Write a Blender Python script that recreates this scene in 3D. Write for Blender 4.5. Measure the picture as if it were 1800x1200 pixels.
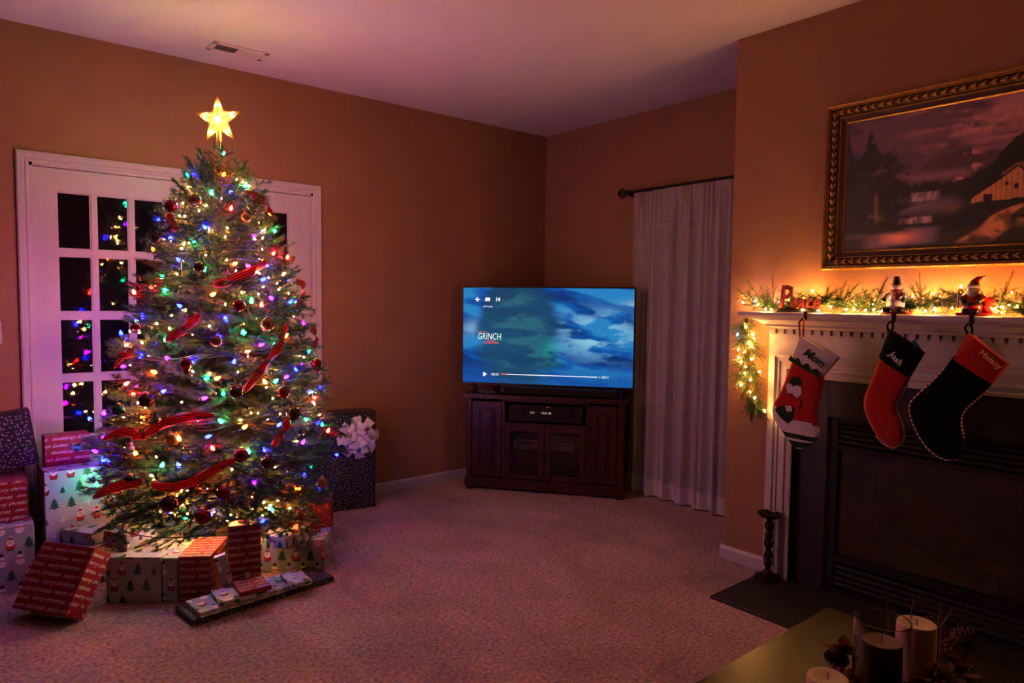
import bpy, bmesh, math, random
import numpy as np
from mathutils import Vector, Matrix
random.seed(7); rng = np.random.default_rng(7)
SC = bpy.context.scene; COL = SC.collection
for o in list(bpy.data.objects): bpy.data.objects.remove(o)

# ---------------------------------------------------------------- camera, world, exposure
FPX, YAW, PITCH, ROLL = 1215.26, 0.6938, 0.0581, -0.0112
CAM = np.array([-3.9441, -4.324, 1.3728])
fw = np.array([math.sin(YAW)*math.cos(PITCH), math.cos(YAW)*math.cos(PITCH), -math.sin(PITCH)])
rt0 = np.array([math.cos(YAW), -math.sin(YAW), 0.0]); dn0 = np.cross(fw, rt0)
rt = math.cos(ROLL)*rt0 + math.sin(ROLL)*dn0
dn = -math.sin(ROLL)*rt0 + math.cos(ROLL)*dn0
cd = bpy.data.cameras.new('camera'); cam = bpy.data.objects.new('camera', cd); COL.objects.link(cam)
cd.sensor_width = 36; cd.lens = 36*FPX/1800; cd.clip_start = .05; cd.clip_end = 100
cam.matrix_world = Matrix(((rt[0], -dn[0], -fw[0], CAM[0]), (rt[1], -dn[1], -fw[1], CAM[1]), (rt[2], -dn[2], -fw[2], CAM[2]), (0, 0, 0, 1)))
SC.camera = cam
w = bpy.data.worlds.new('night_sky'); SC.world = w; w.use_nodes = True
w.node_tree.nodes['Background'].inputs[0].default_value = (.05, .06, .12, 1)
w.node_tree.nodes['Background'].inputs[1].default_value = .04
SC.view_settings.view_transform = 'Standard'; SC.view_settings.look = 'None'
SC.view_settings.exposure = 0.35; SC.view_settings.gamma = 1.0; SC.view_settings.use_curve_mapping = False
SC.cycles.use_denoising = True; SC.cycles.denoising_prefilter = 'FAST'
SC.cycles.max_bounces = 4; SC.cycles.diffuse_bounces = 1; SC.cycles.glossy_bounces = 2; SC.cycles.transmission_bounces = 4; SC.cycles.transparent_max_bounces = 5
SC.cycles.use_adaptive_sampling = True; SC.cycles.adaptive_threshold = .08; SC.cycles.adaptive_min_samples = 16; SC.cycles.caustics_reflective = False; SC.cycles.caustics_refractive = False
SC.cycles.sample_clamp_indirect = 6.0
# strengths of the room's lights and of the added right-hand garland string
S_TREE, S_MINI, S_GARL, S_STAR, S_TV = 500.0, 1550.0, 1150.0, 16.0, .78

# ---------------------------------------------------------------- placement helpers: points on the room's own planes
def ray(x, y): return fw + rt*(x-900)/FPX + dn*(y-600)/FPX
def on(x, y, ax, val):
    v = ray(x, y); return CAM + v*((val-CAM[ax])/v[ax])
def fl(x, y, z=0.0): return on(x, y, 2, z)
def dep(x, y, Z): return CAM + ray(x, y)*Z
def proj(P):
    v = np.array(P)-CAM; d = v@fw; return 900+FPX*(v@rt)/d, 600+FPX*(v@dn)/d
def zat(P, py):
    lo, hi = 0., 2.7
    for _ in range(40):
        m = (lo+hi)/2
        if proj((P[0], P[1], m))[1] > py: lo = m
        else: hi = m
    return lo

# ---------------------------------------------------------------- mesh builder
class MB:
    def __init__(s): s.v = []; s.f = []; s.m = []; s.mi = 0; s.uv = None
    def add(s, vs, fs):
        b = len(s.v); s.v += [tuple(map(float, v)) for v in vs]
        for f in fs: s.f.append(tuple(i+b for i in f)); s.m.append(s.mi)
        return s
    def box(s, x0, x1, y0, y1, z0, z1):
        x0, x1 = sorted((x0, x1)); y0, y1 = sorted((y0, y1)); z0, z1 = sorted((z0, z1))
        return s.add([(x0,y0,z0),(x1,y0,z0),(x1,y1,z0),(x0,y1,z0),(x0,y0,z1),(x1,y0,z1),(x1,y1,z1),(x0,y1,z1)],
              [(3,2,1,0),(4,5,6,7),(0,1,5,4),(1,2,6,5),(2,3,7,6),(3,0,4,7)])
    def bbox(s, x0, x1, y0, y1, z0, z1, b=.004):
        x0, x1 = sorted((x0, x1)); y0, y1 = sorted((y0, y1)); z0, z1 = sorted((z0, z1))
        b = min(b, (x1-x0)*.45, (y1-y0)*.45, (z1-z0)*.45)
        vs = []; idx = {}
        for a, X in ((0, (x0, x1)), (1, (y0, y1)), (2, (z0, z1))): pass
        L = ((x0, x1), (y0, y1), (z0, z1)); fs = []
        def vid(c, ax):
            k = (c, ax)
            if k not in idx:
                p = [L[i][c[i]] for i in range(3)]
                for i in range(3):
                    if i != ax: p[i] += b if c[i] == 0 else -b
                idx[k] = len(vs); vs.append(tuple(p))
            return idx[k]
        for ax in range(3):
            a, c2 = [i for i in range(3) if i != ax]
            for sd in (0, 1):
                q = []
                for (i, j) in ((0,0),(1,0),(1,1),(0,1)):
                    c = [0,0,0]; c[ax] = sd; c[a] = i; c[c2] = j; q.append(vid(tuple(c), ax))
                fs.append(q)
        for ax in range(3):
            a, c2 = [i for i in range(3) if i != ax]
            for i in (0, 1):
                for j in (0, 1):
                    c0 = [0,0,0]; c0[a] = i; c0[c2] = j; c1 = list(c0); c1[ax] = 1
                    fs.append([vid(tuple(c0), a), vid(tuple(c1), a), vid(tuple(c1), c2), vid(tuple(c0), c2)])
        for c in [(i,j,k) for i in (0,1) for j in (0,1) for k in (0,1)]:
            fs.append([vid(c, 0), vid(c, 1), vid(c, 2)])
        return s.add(vs, fs)
    def tube(s, pts, r, n=8, cap=True):
        pts = [Vector(p) for p in pts]; m = len(pts)
        rs = [r]*m if not hasattr(r, '__len__') else r
        vs = []; fs = []; up = None
        for i, p in enumerate(pts):
            t = (pts[min(i+1, m-1)]-pts[max(i-1, 0)])
            t = t.normalized() if t.length > 1e-9 else Vector((0, 0, 1))
            if up is None: up = Vector((0,0,1)) if abs(t.z) < .9 else Vector((1,0,0))
            a = t.cross(up)
            if a.length < 1e-6: a = t.cross(Vector((.3,.9,.1)))
            a.normalize(); b = t.cross(a); up = -b
            for k in range(n):
                an = 2*math.pi*k/n; vs.append(p+(a*math.cos(an)+b*math.sin(an))*rs[i])
        for i in range(m-1):
            for k in range(n):
                fs.append((i*n+k, i*n+(k+1)%n, (i+1)*n+(k+1)%n, (i+1)*n+k))
        if cap: fs.append(tuple(range(n-1, -1, -1))); fs.append(tuple((m-1)*n+k for k in range(n)))
        return s.add(vs, fs)
    def lathe(s, prof, n=24, c=(0,0,0), M=None):
        vs = []; fs = []; m = len(prof)
        for (r, z) in prof:
            for k in range(n):
                a = 2*math.pi*k/n; p = Vector((r*math.cos(a), r*math.sin(a), z))
                if M is not None: p = M @ p
                vs.append((p[0]+c[0], p[1]+c[1], p[2]+c[2]))
        for i in range(m-1):
            for k in range(n): fs.append((i*n+k, i*n+(k+1)%n, (i+1)*n+(k+1)%n, (i+1)*n+k))
        if prof[0][0] > 1e-6: fs.append(tuple(range(n-1, -1, -1)))
        if prof[-1][0] > 1e-6: fs.append(tuple((m-1)*n+k for k in range(n)))
        return s.add(vs, fs)
    def ball(s, c, r, n=14, sc=(1,1,1), M=None):
        k = max(5, n//2)
        return s.lathe([(max(r*math.sin(math.pi*i/k), 1e-5)*1.0, -r*math.cos(math.pi*i/k)) for i in range(k+1)], n, c,
              (M or Matrix()) @ Matrix.Diagonal((sc[0], sc[1], sc[2], 1)))
    def prism(s, poly, fr, t0, t1):
        """poly: 2D points; fr(u,v,t) -> 3D; closed extrusion t0..t1"""
        n = len(poly); vs = [fr(u, v, t0) for u, v in poly]+[fr(u, v, t1) for u, v in poly]
        return s.add(vs, [tuple(range(n)), tuple(range(2*n-1, n-1, -1))]+[(i, (i+1)%n, n+(i+1)%n, n+i) for i in range(n)])
    def sweep(s, prof, path, closed=False):
        """prof: list of 3D offsets fn(i) per path node -> rings"""
        n = len(prof(0)); m = len(path); vs = []
        for i in range(m): vs += [tuple(np.array(path[i])+np.array(q)) for q in prof(i)]
        fs = []
        for i in range(m if closed else m-1):
            j = (i+1) % m
            for k in range(n): fs.append((i*n+k, i*n+(k+1)%n, j*n+(k+1)%n, j*n+k))
        if not closed: fs += [tuple(range(n)), tuple((m-1)*n+k for k in range(n-1, -1, -1))]
        return s.add(vs, fs)
    def xf(s, M):
        s.v = [tuple(M @ Vector(v)) for v in s.v]; return s
    def join(s, o, M=None):
        b = len(s.v); s.v += [tuple(M @ Vector(v)) for v in o.v] if M is not None else list(o.v)
        s.f += [tuple(i+b for i in f) for f in o.f]; s.m += [s.mi if True else k for k in o.m]; return s
    def mesh(s, name, mats, smooth=False, fix=True):
        me = bpy.data.meshes.new(name); me.from_pydata(s.v, [], s.f)
        mats = mats if isinstance(mats, (list, tuple)) else [mats]
        for m in mats: me.materials.append(m)
        if len(mats) > 1: me.polygons.foreach_set('material_index', s.m)
        if fix and len(s.f) < 60000:
            bm = bmesh.new(); bm.from_mesh(me); bmesh.ops.recalc_face_normals(bm, faces=bm.faces); bm.to_mesh(me); bm.free()
        if smooth:
            me.polygons.foreach_set('use_smooth', [True]*len(me.polygons))
            if smooth != 'all':
                try: me.set_sharp_from_angle(angle=math.radians(40))
                except Exception: pass
        me.update(); return me

ROOT = {}
def link(name, data, parent=None, loc=(0,0,0), rot=(0,0,0)):
    o = bpy.data.objects.new(name, data); COL.objects.link(o); o.parent = parent
    o.location = loc; o.rotation_euler = rot; return o
def tag(o, label=None, cat=None, group=None, kind=None):
    if label: o['label'] = label
    if cat: o['category'] = cat
    if group: o['group'] = group
    if kind: o['kind'] = kind
    return o
def thing(name, label, cat, loc=(0,0,0), rz=0, group=None, M=None):
    o = link(name, None, None, loc, (0,0,rz)); o.empty_display_size = .05
    if M is not None: o.matrix_world = M
    return tag(o, label, cat, group)
def part(name, mb, mats, parent, smooth=False, world=False, label=None, root=None):
    """mesh child; world=True: builder is in world space under a thing that is only translated"""
    if world:
        r = root or parent
        while r.parent: r = r.parent
        L = r.location; mb.v = [(a-L[0], b-L[1], c-L[2]) for a, b, c in mb.v]
    o = link(name, mb.mesh(name, mats, smooth), parent)
    if label: o['label'] = label
    return o
def struct(name, mb, mats, smooth=False, parent=None):
    o = link(name, mb.mesh(name, mats, smooth), parent)
    if parent is None: o['kind'] = 'structure'
    return o
def single(name, mb, mats, label, cat, group=None, smooth=False):
    return tag(link(name, mb.mesh(name, mats, smooth)), label, cat, group)

# ---------------------------------------------------------------- materials
MATS = {}
def pm(name, c1, c2=None, scale=20., rough=.6, metal=0., bump=0., bscale=None, spec=.4, detail=4., stretch=None, sheen=0., alpha=None, trans=0., ior=1.45, emis=None, es=0., sss=0.):
    if name in MATS: return MATS[name]
    m = bpy.data.materials.new(name); m.use_nodes = True; nt = m.node_tree; b = nt.nodes['Principled BSDF']
    N = nt.nodes.new; L = nt.links.new
    b.inputs['Roughness'].default_value = rough; b.inputs['Metallic'].default_value = metal
    b.inputs['Specular IOR Level'].default_value = spec; b.inputs['IOR'].default_value = ior
    b.inputs['Transmission Weight'].default_value = trans
    if sheen: b.inputs['Sheen Weight'].default_value = sheen; b.inputs['Sheen Roughness'].default_value = .5
    if sss: b.inputs['Subsurface Weight'].default_value = sss; b.inputs['Subsurface Radius'].default_value = (.02,.01,.005); b.inputs['Subsurface Scale'].default_value = .3
    if alpha is not None: b.inputs['Alpha'].default_value = alpha
    if c2 is None: c2 = tuple(x*.82 for x in c1)
    tc = N('ShaderNodeTexCoord'); src = tc.outputs['Object']
    if stretch:
        mp = N('ShaderNodeMapping'); mp.inputs['Scale'].default_value = stretch; L(src, mp.inputs[0]); src = mp.outputs[0]
    no = N('ShaderNodeTexNoise'); no.inputs['Scale'].default_value = scale; no.inputs['Detail'].default_value = detail; L(src, no.inputs['Vector'])
    mr = N('ShaderNodeMapRange'); mr.inputs[1].default_value = .3; mr.inputs[2].default_value = .7; L(no.outputs[0], mr.inputs[0])
    mx = N('ShaderNodeMix'); mx.data_type = 'RGBA'; L(mr.outputs[0], mx.inputs['Factor'])
    mx.inputs['A'].default_value = (*c1, 1); mx.inputs['B'].default_value = (*c2, 1); L(mx.outputs['Result'], b.inputs['Base Color'])
    if emis: b.inputs['Emission Color'].default_value = (*emis, 1); b.inputs['Emission Strength'].default_value = es
    if bump:
        nb = N('ShaderNodeTexNoise'); nb.inputs['Scale'].default_value = bscale or scale*3; nb.inputs['Detail'].default_value = 3; L(src, nb.inputs['Vector'])
        bp = N('ShaderNodeBump'); bp.inputs['Strength'].default_value = bump; bp.inputs['Distance'].default_value = .01; L(nb.outputs[0], bp.inputs['Height']); L(bp.outputs[0], b.inputs['Normal'])
    MATS[name] = m; return m
def glow(name, col, s):
    """lit lamp glass: coloured emission with a slight procedural unevenness"""
    if name in MATS: return MATS[name]
    m = bpy.data.materials.new(name); m.use_nodes = True; nt = m.node_tree; b = nt.nodes['Principled BSDF']
    b.inputs['Base Color'].default_value = (*col, 1); b.inputs['Roughness'].default_value = .3
    b.inputs['Emission Color'].default_value = (*col, 1); b.inputs['Emission Strength'].default_value = s
    m.cycles.emission_sampling = 'FRONT' if s > 20 else 'NONE'
    MATS[name] = m; return m
WALL = pm('painted_wall_tan', (.33,.168,.085), (.31,.156,.078), 3, .75, bump=.06, bscale=220, spec=.25)
CEIL = pm('ceiling_white_paint', (.66,.63,.62), (.63,.60,.59), 2, .85, bump=.08, bscale=160, spec=.2)
TRIM = pm('white_trim_paint', (.52,.47,.46), (.49,.44,.43), 6, .42, bump=.02, bscale=60, spec=.4)
CARP = None
WOOD = pm('dark_cherry_wood', (.050,.018,.010), (.028,.010,.006), 9, .38, bump=.05, bscale=80, stretch=(1,1,.12))
TABW = pm('dark_table_wood', (.022,.009,.004), (.014,.006,.003), 8, .30, spec=.16, bump=.03, bscale=60, stretch=(.1,1,1))
BLKP = pm('black_plastic', (.012,.012,.013), (.009,.009,.010), 30, .35)
BLKM = pm('black_metal', (.008,.007,.007), (.012,.010,.009), 30, .6, spec=.25)
SLATE = pm('charcoal_slate', (.016,.014,.014), (.010,.009,.010), 6, .55, bump=.15, bscale=40)
SILV = pm('brushed_silver', (.62,.58,.58), (.52,.48,.48), 30, .35, metal=.5, stretch=(.05,1,1))
BRONZE = pm('oil_rubbed_bronze', (.035,.024,.016), (.02,.014,.01), 25, .38, metal=.85)
GLASS = pm('clear_glass', (1,1,1), (1,1,1), 5, .0, trans=1., ior=1.45, spec=.5)
DGLASS = pm('dark_glass', (.01,.01,.012), (.012,.012,.014), 10, .06, spec=.5)
GOLD = pm('gilt_gold', (.46,.26,.075), (.30,.15,.04), 40, .36, metal=.85, bump=.2, bscale=120)
GOLDD = pm('aged_dark_gilt', (.09,.05,.02), (.05,.028,.012), 40, .45, metal=.6, bump=.3, bscale=150)
NEED = pm('fir_needle_green', (.034,.062,.026), (.014,.034,.016), 40, .55, spec=.3)
NEED2 = pm('garland_needle_green', (.065,.125,.034), (.035,.080,.024), 40, .55, spec=.3)
BARK = pm('brown_bark', (.075,.045,.025), (.045,.028,.016), 60, .9, bump=.5, bscale=90)
WIRE = pm('dark_green_wire', (.010,.022,.012), (.008,.016,.010), 40, .5)
WAXW = pm('ivory_wax', (.62,.43,.26), (.56,.38,.22), 8, .5, sss=.2)
RED = pm('red_print_ink', (.45,.014,.014), (.38,.012,.012), 40, .5)
GRN = pm('green_print_ink', (.02,.11,.045), (.015,.08,.035), 40, .5)
WHT = pm('white_print_ink', (.72,.70,.68), (.68,.66,.64), 40, .5)
SKIN = pm('peach_print_ink', (.62,.36,.25), (.58,.33,.23), 40, .5)
YEL = pm('gold_print_ink', (.62,.38,.08), (.56,.34,.07), 40, .45)
BLK = pm('black_print_ink', (.015,.015,.018), (.02,.02,.022), 40, .5)
GREY = pm('grey_leaf_ink', (.30,.27,.27), (.22,.20,.20), 40, .5)
FELTR = pm('red_felt', (.40,.016,.012), (.30,.010,.008), 90, .95, bump=.3, bscale=260, spec=.1, sheen=.3)
FELTB = pm('black_green_velvet', (.004,.005,.004), (.007,.008,.007), 90, .95, bump=.3, bscale=260, spec=.05)
FELTW = pm('ivory_felt', (.60,.54,.50), (.52,.47,.44), 90, .95, bump=.3, bscale=260, spec=.1)
FELTG = pm('dark_green_felt', (.02,.045,.02), (.014,.032,.015), 90, .95, bump=.3, bscale=260, spec=.1)
WOVW = pm('white_embroidery', (.75,.72,.70), (.66,.62,.60), 300, .8)
WOVG = pm('gold_embroidery', (.95,.58,.18), (.85,.48,.13), 300, .6)
WOVD = pm('dark_green_embroidery', (.02,.05,.03), (.015,.04,.02), 300, .8)

def carpet():
    m = bpy.data.materials.new('beige_cut_pile_carpet'); m.use_nodes = True; nt = m.node_tree; b = nt.nodes['Principled BSDF']
    N = nt.nodes.new; L = nt.links.new; tc = N('ShaderNodeTexCoord')
    n1 = N('ShaderNodeTexNoise'); n1.inputs['Scale'].default_value = 60; n1.inputs['Detail'].default_value = 6; n1.inputs['Roughness'].default_value = .62; L(tc.outputs['Object'], n1.inputs['Vector'])
    n2 = N('ShaderNodeTexNoise'); n2.inputs['Scale'].default_value = 1.6; n2.inputs['Detail'].default_value = 2; n2.inputs['Distortion'].default_value = 1.2; L(tc.outputs['Object'], n2.inputs['Vector'])
    r1 = N('ShaderNodeMapRange'); r1.inputs[1].default_value = .32; r1.inputs[2].default_value = .68; L(n1.outputs[0], r1.inputs[0])
    mx = N('ShaderNodeMix'); mx.data_type = 'RGBA'; L(r1.outputs[0], mx.inputs['Factor'])
    mx.inputs['A'].default_value = (.27,.142,.124,1); mx.inputs['B'].default_value = (.94,.59,.52,1)  # dark tone puts the tiny shadows between tufts into the colour
    r2 = N('ShaderNodeMapRange'); r2.inputs[1].default_value = .35; r2.inputs[2].default_value = .65; r2.inputs[3].default_value = .85; r2.inputs[4].default_value = 1.12; L(n2.outputs[0], r2.inputs[0])
    mu = N('ShaderNodeMix'); mu.data_type = 'RGBA'; mu.blend_type = 'MULTIPLY'; mu.inputs['Factor'].default_value = 1
    vo = N('ShaderNodeTexVoronoi'); vo.inputs['Scale'].default_value = 1.5; mpv = N('ShaderNodeMapping'); mpv.inputs['Rotation'].default_value = (0, 0, .9); mpv.inputs['Scale'].default_value = (2.2, .7, 1); L(tc.outputs['Object'], mpv.inputs[0]); L(mpv.outputs[0], vo.inputs['Vector'])
    r3 = N('ShaderNodeMapRange'); r3.inputs[3].default_value = .80; r3.inputs[4].default_value = 1.12; L(vo.outputs['Color'], r3.inputs[0])
    m3 = N('ShaderNodeMath'); m3.operation = 'MULTIPLY'; L(r2.outputs[0], m3.inputs[0]); L(r3.outputs[0], m3.inputs[1])
    L(mx.outputs['Result'], mu.inputs['A']); L(m3.outputs[0], mu.inputs['B']); L(mu.outputs['Result'], b.inputs['Base Color'])
    b.inputs['Roughness'].default_value = 1; b.inputs['Specular IOR Level'].default_value = .05
    b.inputs['Sheen Weight'].default_value = .25
    bp = N('ShaderNodeBump'); bp.inputs['Strength'].default_value = 1.0; bp.inputs['Distance'].default_value = .03; L(n1.outputs[0], bp.inputs['Height']); L(bp.outputs[0], b.inputs['Normal'])
    return m
CARP = carpet()

# text -> MB of a flat/extruded text, baseline at origin, in XY
TXT = {}
def text_mb(s, size, shear=0., ext=0., bold=0.):
    k = (s, shear, bold)
    if k not in TXT:
        cu = bpy.data.curves.new('t', 'FONT'); cu.body = s; cu.size = 1; cu.shear = shear; cu.resolution_u = 2; cu.offset = bold
        o = bpy.data.objects.new('t', cu); COL.objects.link(o); bpy.context.view_layer.update()
        me = bpy.data.meshes.new_from_object(o.evaluated_get(bpy.context.evaluated_depsgraph_get()))
        vs = [tuple(v.co) for v in me.vertices]; fs = [tuple(p.vertices) for p in me.polygons]
        bpy.data.objects.remove(o); bpy.data.curves.remove(cu); bpy.data.meshes.remove(me); TXT[k] = (vs, fs)
    vs, fs = TXT[k]; m = MB()
    if ext <= 0: m.add([(a*size, b*size, 0) for a, b, c in vs], fs)
    else:
        # solid letters: front, back and the boundary walls
        n = len(vs); V = [(a*size, b*size, ext) for a, b, c in vs]+[(a*size, b*size, 0) for a, b, c in vs]
        ed = {}
        for f in fs:
            for i in range(len(f)): ed[(f[i], f[(i+1) % len(f)])] = 1
        F = list(fs)+[tuple(i+n for i in reversed(f)) for f in fs]
        F += [(a, b, b+n, a+n) for (a, b) in ed if (b, a) not in ed]; m.add(V, F)
    return m
def width(mb): return max(v[0] for v in mb.v)-min(v[0] for v in mb.v)

# ================================================================ THE ROOM
H = 2.74; XB = -.7047; YB = -2.2382      # chimney breast face and its corner
X0, X1, Y0 = -7.0, 0.0, -8.0             # far sides of the room behind the camera
DL, DR, DT = -3.62, -1.99, 2.11           # outer edges of the door casing
struct('floor', MB().box(X0-.15, X1+.15, Y0-.15, .15, -.1, 0), CARP)
struct('ceiling', MB().box(X0-.15, X1+.15, Y0-.15, .15, H, H+.1), CEIL)
JL, JR, JT = DL+.055, DR-.055, DT-.055     # rough opening
struct('wall_back', MB().box(X0, JL, 0, .12, 0, H).box(JR, X1+.12, 0, .12, 0, H).box(JL, JR, 0, .12, JT, H), WALL)
WY0, WY1, WT = -1.10, -2.16, 2.05
struct('wall_right', MB().box(0, .12, 0, WY0, 0, H).box(0, .12, WY1, YB-.02, 0, H).box(0, .12, WY0, WY1, WT, H).box(0, .12, -5.15, Y0, 0, H), WALL)
FY0, FY1 = -2.785, -3.755                 # firebox opening
FZ0, FZ1 = .02, .845
struct('wall_fireplace', MB().box(XB, .1, YB, FY0, 0, H).box(XB, .1, FY1, -5.15, 0, H).box(XB, .1, FY0, FY1, FZ1, H).box(-.22, .1, FY0, FY1, 0, FZ1), WALL)
struct('wall_left', MB().box(X0-.12, X0, Y0, 0, 0, H), WALL)
struct('wall_front', MB().box(X0, X1, Y0-.12, Y0, 0, H), WALL)
def base_prof(h=.072): return [(0, 0), (.013, 0), (.013, h*.78), (.010, h*.86), (.007, h*.93), (.004, h), (0, h)]
def baseboard(name, p0, p1, nrm):
    m = MB(); pts = base_prof()
    m.sweep(lambda i: [(nrm[0]*a, nrm[1]*a, z) for a, z in pts], [p0, p1]); struct(name, m, TRIM)
baseboard('baseboard_back', (DR, 0, 0), (0, 0, 0), (0, -1))
baseboard('baseboard_left', (X0, 0, 0), (DL, 0, 0), (0, -1))
baseboard('baseboard_right', (0, 0, 0), (0, -1.06, 0), (-1, 0))
baseboard('baseboard_fireplace', (XB, YB+.013, 0), (XB, -2.49, 0), (-1, 0))

# door casing and the pair of fifteen-pane doors
def casing(name, path, W=.055):
    """mitred moulded casing around three sides; profile (across, proud)"""
    pr = [(0, 0), (0, .012), (.006, .016), (.012, .016), (.014, .012), (.030, .012), (.036, .007), (.040, .010), (.048, .010), (W, .004), (W, 0)]
    m = MB()
    sgn = {0: (1, 0), 1: (1, -1), 2: (-1, -1), 3: (-1, 0)}
    m.sweep(lambda i: [(sgn[i][0]*a, -b, sgn[i][1]*a) for a, b in pr], path); return struct(name, m, TRIM)
cz = casing('trim_1', [(DL, 0, 0), (DL, 0, DT), (DR, 0, DT), (DR, 0, 0)])
struct('jamb', MB().box(JL, JL+.015, -.004, .11, 0, JT).box(JR-.015, JR, -.004, .11, 0, JT).box(JL, JR, -.004, .11, JT-.015, JT).box(JL, JR, 0, .11, 0, .012), TRIM, parent=cz)
def french_door(name, x0, x1, gx0, gx1, knob_side):
    fr = MB(); y0, y1 = .005, .045; z0, z1 = .014, JT-.018
    gz1, gz0 = 1.92, .288
    fr.box(x0, gx0, y0, y1, z0, z1).box(gx1, x1, y0, y1, z0, z1).box(gx0, gx1, y0, y1, gz1, z1).box(gx0, gx1, y0, y1, z0, gz0)
    d = struct(name, fr, TRIM)
    n = (gx1-gx0); mw = .024; cw = (n-2*mw)/3; mh = .034; rh = (gz1-gz0-4*mh)/5
    bar = MB().box(-mw/2, mw/2, y0+.004, y1-.004, gz0, gz1); me = bar.mesh('muntin', TRIM)
    for k in (1, 2): link('muntin', me, d, (gx0+k*cw+(k-.5)*mw, 0, 0))
    hb = MB().box(gx0, gx1, y0+.005, y1-.005, -mh/2, mh/2).mesh('muntin', TRIM)
    for k in range(1, 5): link('muntin', hb, d, (0, 0, gz0+k*rh+(k-.5)*mh))
    b = .007; bead = MB()
    for (a0, a1, c0, c1) in ((0, cw, 0, b), (0, cw, rh-b, rh), (0, b, 0, rh), (cw-b, cw, 0, rh)): bead.box(a0, a1, y0+.009, y1-.009, c0, c1)
    bm_ = bead.mesh('glazing_bead', TRIM); pn = MB().box(.003, cw-.003, .022, .028, .003, rh-.003).mesh('pane', PANE)
    for i in range(3):
        for j in range(5):
            L_ = (gx0+i*(cw+mw), 0, gz0+j*(rh+mh)); p = link('pane', pn, d, L_); link('glazing_bead', bm_, p, (0, 0, 0))
    return d
def pane_mat():
    # float glass at night with a faint ripple
    m = bpy.data.materials.new('rippled_pane_glass'); m.use_nodes = True; nt = m.node_tree; b = nt.nodes['Principled BSDF']
    b.inputs['Base Color'].default_value = (.012,.012,.014,1); b.inputs['Roughness'].default_value = .035; b.inputs['IOR'].default_value = 1.6; b.inputs['Specular IOR Level'].default_value = .75
    b.inputs['Transmission Weight'].default_value = .6
    n = nt.nodes.new('ShaderNodeTexNoise'); n.inputs['Scale'].default_value = 35; n.inputs['Detail'].default_value = 2
    t = nt.nodes.new('ShaderNodeTexCoord'); nt.links.new(t.outputs['Object'], n.inputs['Vector'])
    bp = nt.nodes.new('ShaderNodeBump'); bp.inputs['Strength'].default_value = .03; bp.inputs['Distance'].default_value = .01
    nt.links.new(n.outputs[0], bp.inputs['Height']); nt.links.new(bp.outputs[0], b.inputs['Normal']); return m
PANE = pane_mat()
XM = -2.8265
french_door('door_1', JL+.016, XM-.001, -3.449, -2.932, 1)
french_door('door_2', XM+.001, JR-.016, -2.721, -2.204, -1)
# dark patio beyond the doors
struct('floor_outside', MB().box(-6, 1.5, .13, 4, -.12, -.02), SLATE)

# window behind the curtain
wn = struct('window_1', MB().box(.02, .1, WY0, WY0-.06, .0, WT).box(.02, .1, WY1, WY1+.06, 0, WT).box(.02, .1, WY0, WY1, WT-.07, WT).box(.02, .1, WY0, WY1, 0, .09).box(.03, .09, -1.60, -1.66, .09, WT-.07), TRIM)
struct('pane', MB().box(.055, .061, WY0-.06, -1.60, .09, WT-.07), PANE, parent=wn)
struct('pane', MB().box(.055, .061, -1.66, WY1+.06, .09, WT-.07), PANE, parent=wn)
struct('blind_headrail', MB().bbox(-.012, .03, WY0-.03, WY1+.03, WT-.035, WT+.005), BLKP, parent=wn)

# ================================================================ FIREPLACE
YC = -3.27
def mir(y): return 2*YC-y
mant = thing('fireplace_mantel', 'white wooden fireplace mantel with dentil moulding and stepped legs', 'mantel', (XB, YC, 0))
BX = XB-.04
part('backing', MB().box(XB, BX, -2.492, -2.63, 0, 1.253).box(XB, BX, mir(-2.492), mir(-2.63), 0, 1.253).box(XB, BX, -2.63, mir(-2.63), 1.02, 1.253), TRIM, mant, world=True)
cas = [(0,0),(0,.012),(.008,.019),(.016,.010),(.028,.010),(.033,.004),(.052,.004),(.057,.012),(.068,.012),(.073,.003),(.086,.003),(.091,.016),(.104,.012),(.104,-.035)]
m = MB(); sg = {0: (-1, 0), 1: (-1, -1), 2: (1, -1), 3: (1, 0)}
m.sweep(lambda i: [(-b, sg[i][0]*a, sg[i][1]*a) for a, b in cas], [(BX, -2.526, 0), (BX, -2.526, 1.126), (BX, mir(-2.526), 1.126), (BX, mir(-2.526), 0)])
part('surround_casing', m, TRIM, mant, world=True)
def mould(y0, prof, name, par):
    """moulding with returned ends: prof (proud, z); the ends step in with the profile"""
    m = MB(); n = len(prof); vs = []
    for (b, z) in prof: vs += [(XB, y0+b-.2, z), (XB-b, y0+b-.2, z), (XB-b, mir(y0+b-.2), z), (XB, mir(y0+b-.2), z)]
    fs = []
    for i in range(n-1):
        for k in range(3): fs.append((i*4+k, i*4+k+1, i*4+4+k+1, i*4+4+k))
    fs += [(0, 1, 2, 3), tuple((n-1)*4+k for k in (3, 2, 1, 0))]
    m.add(vs, fs); return part(name, m, TRIM, par, world=True, smooth=False)
mould(-2.41, [(.175, 1.336), (.196, 1.336), (.200, 1.332), (.200, 1.318), (.195, 1.313), (.175, 1.313)], 'shelf', mant)
mould(-2.405, [(.176, 1.313), (.172, 1.305), (.150, 1.303), (.148, 1.297), (.128, 1.290), (.112, 1.277), (.104, 1.275), (.104, 1.266), (.085, 1.262), (.070, 1.253), (.040, 1.253)], 'crown_moulding', mant)
part('dentil_band', MB().box(BX, BX-.010, -2.50, mir(-2.50), 1.229, 1.253), TRIM, mant, world=True)
dm = MB().box(-.020, 0, -.0158, .0158, -.0115, .0115).mesh('dentil', TRIM)
for k in range(34): link('dentil', dm, mant, (BX-.010-XB, (-2.522-.0453*k)-YC, 1.240))
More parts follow.
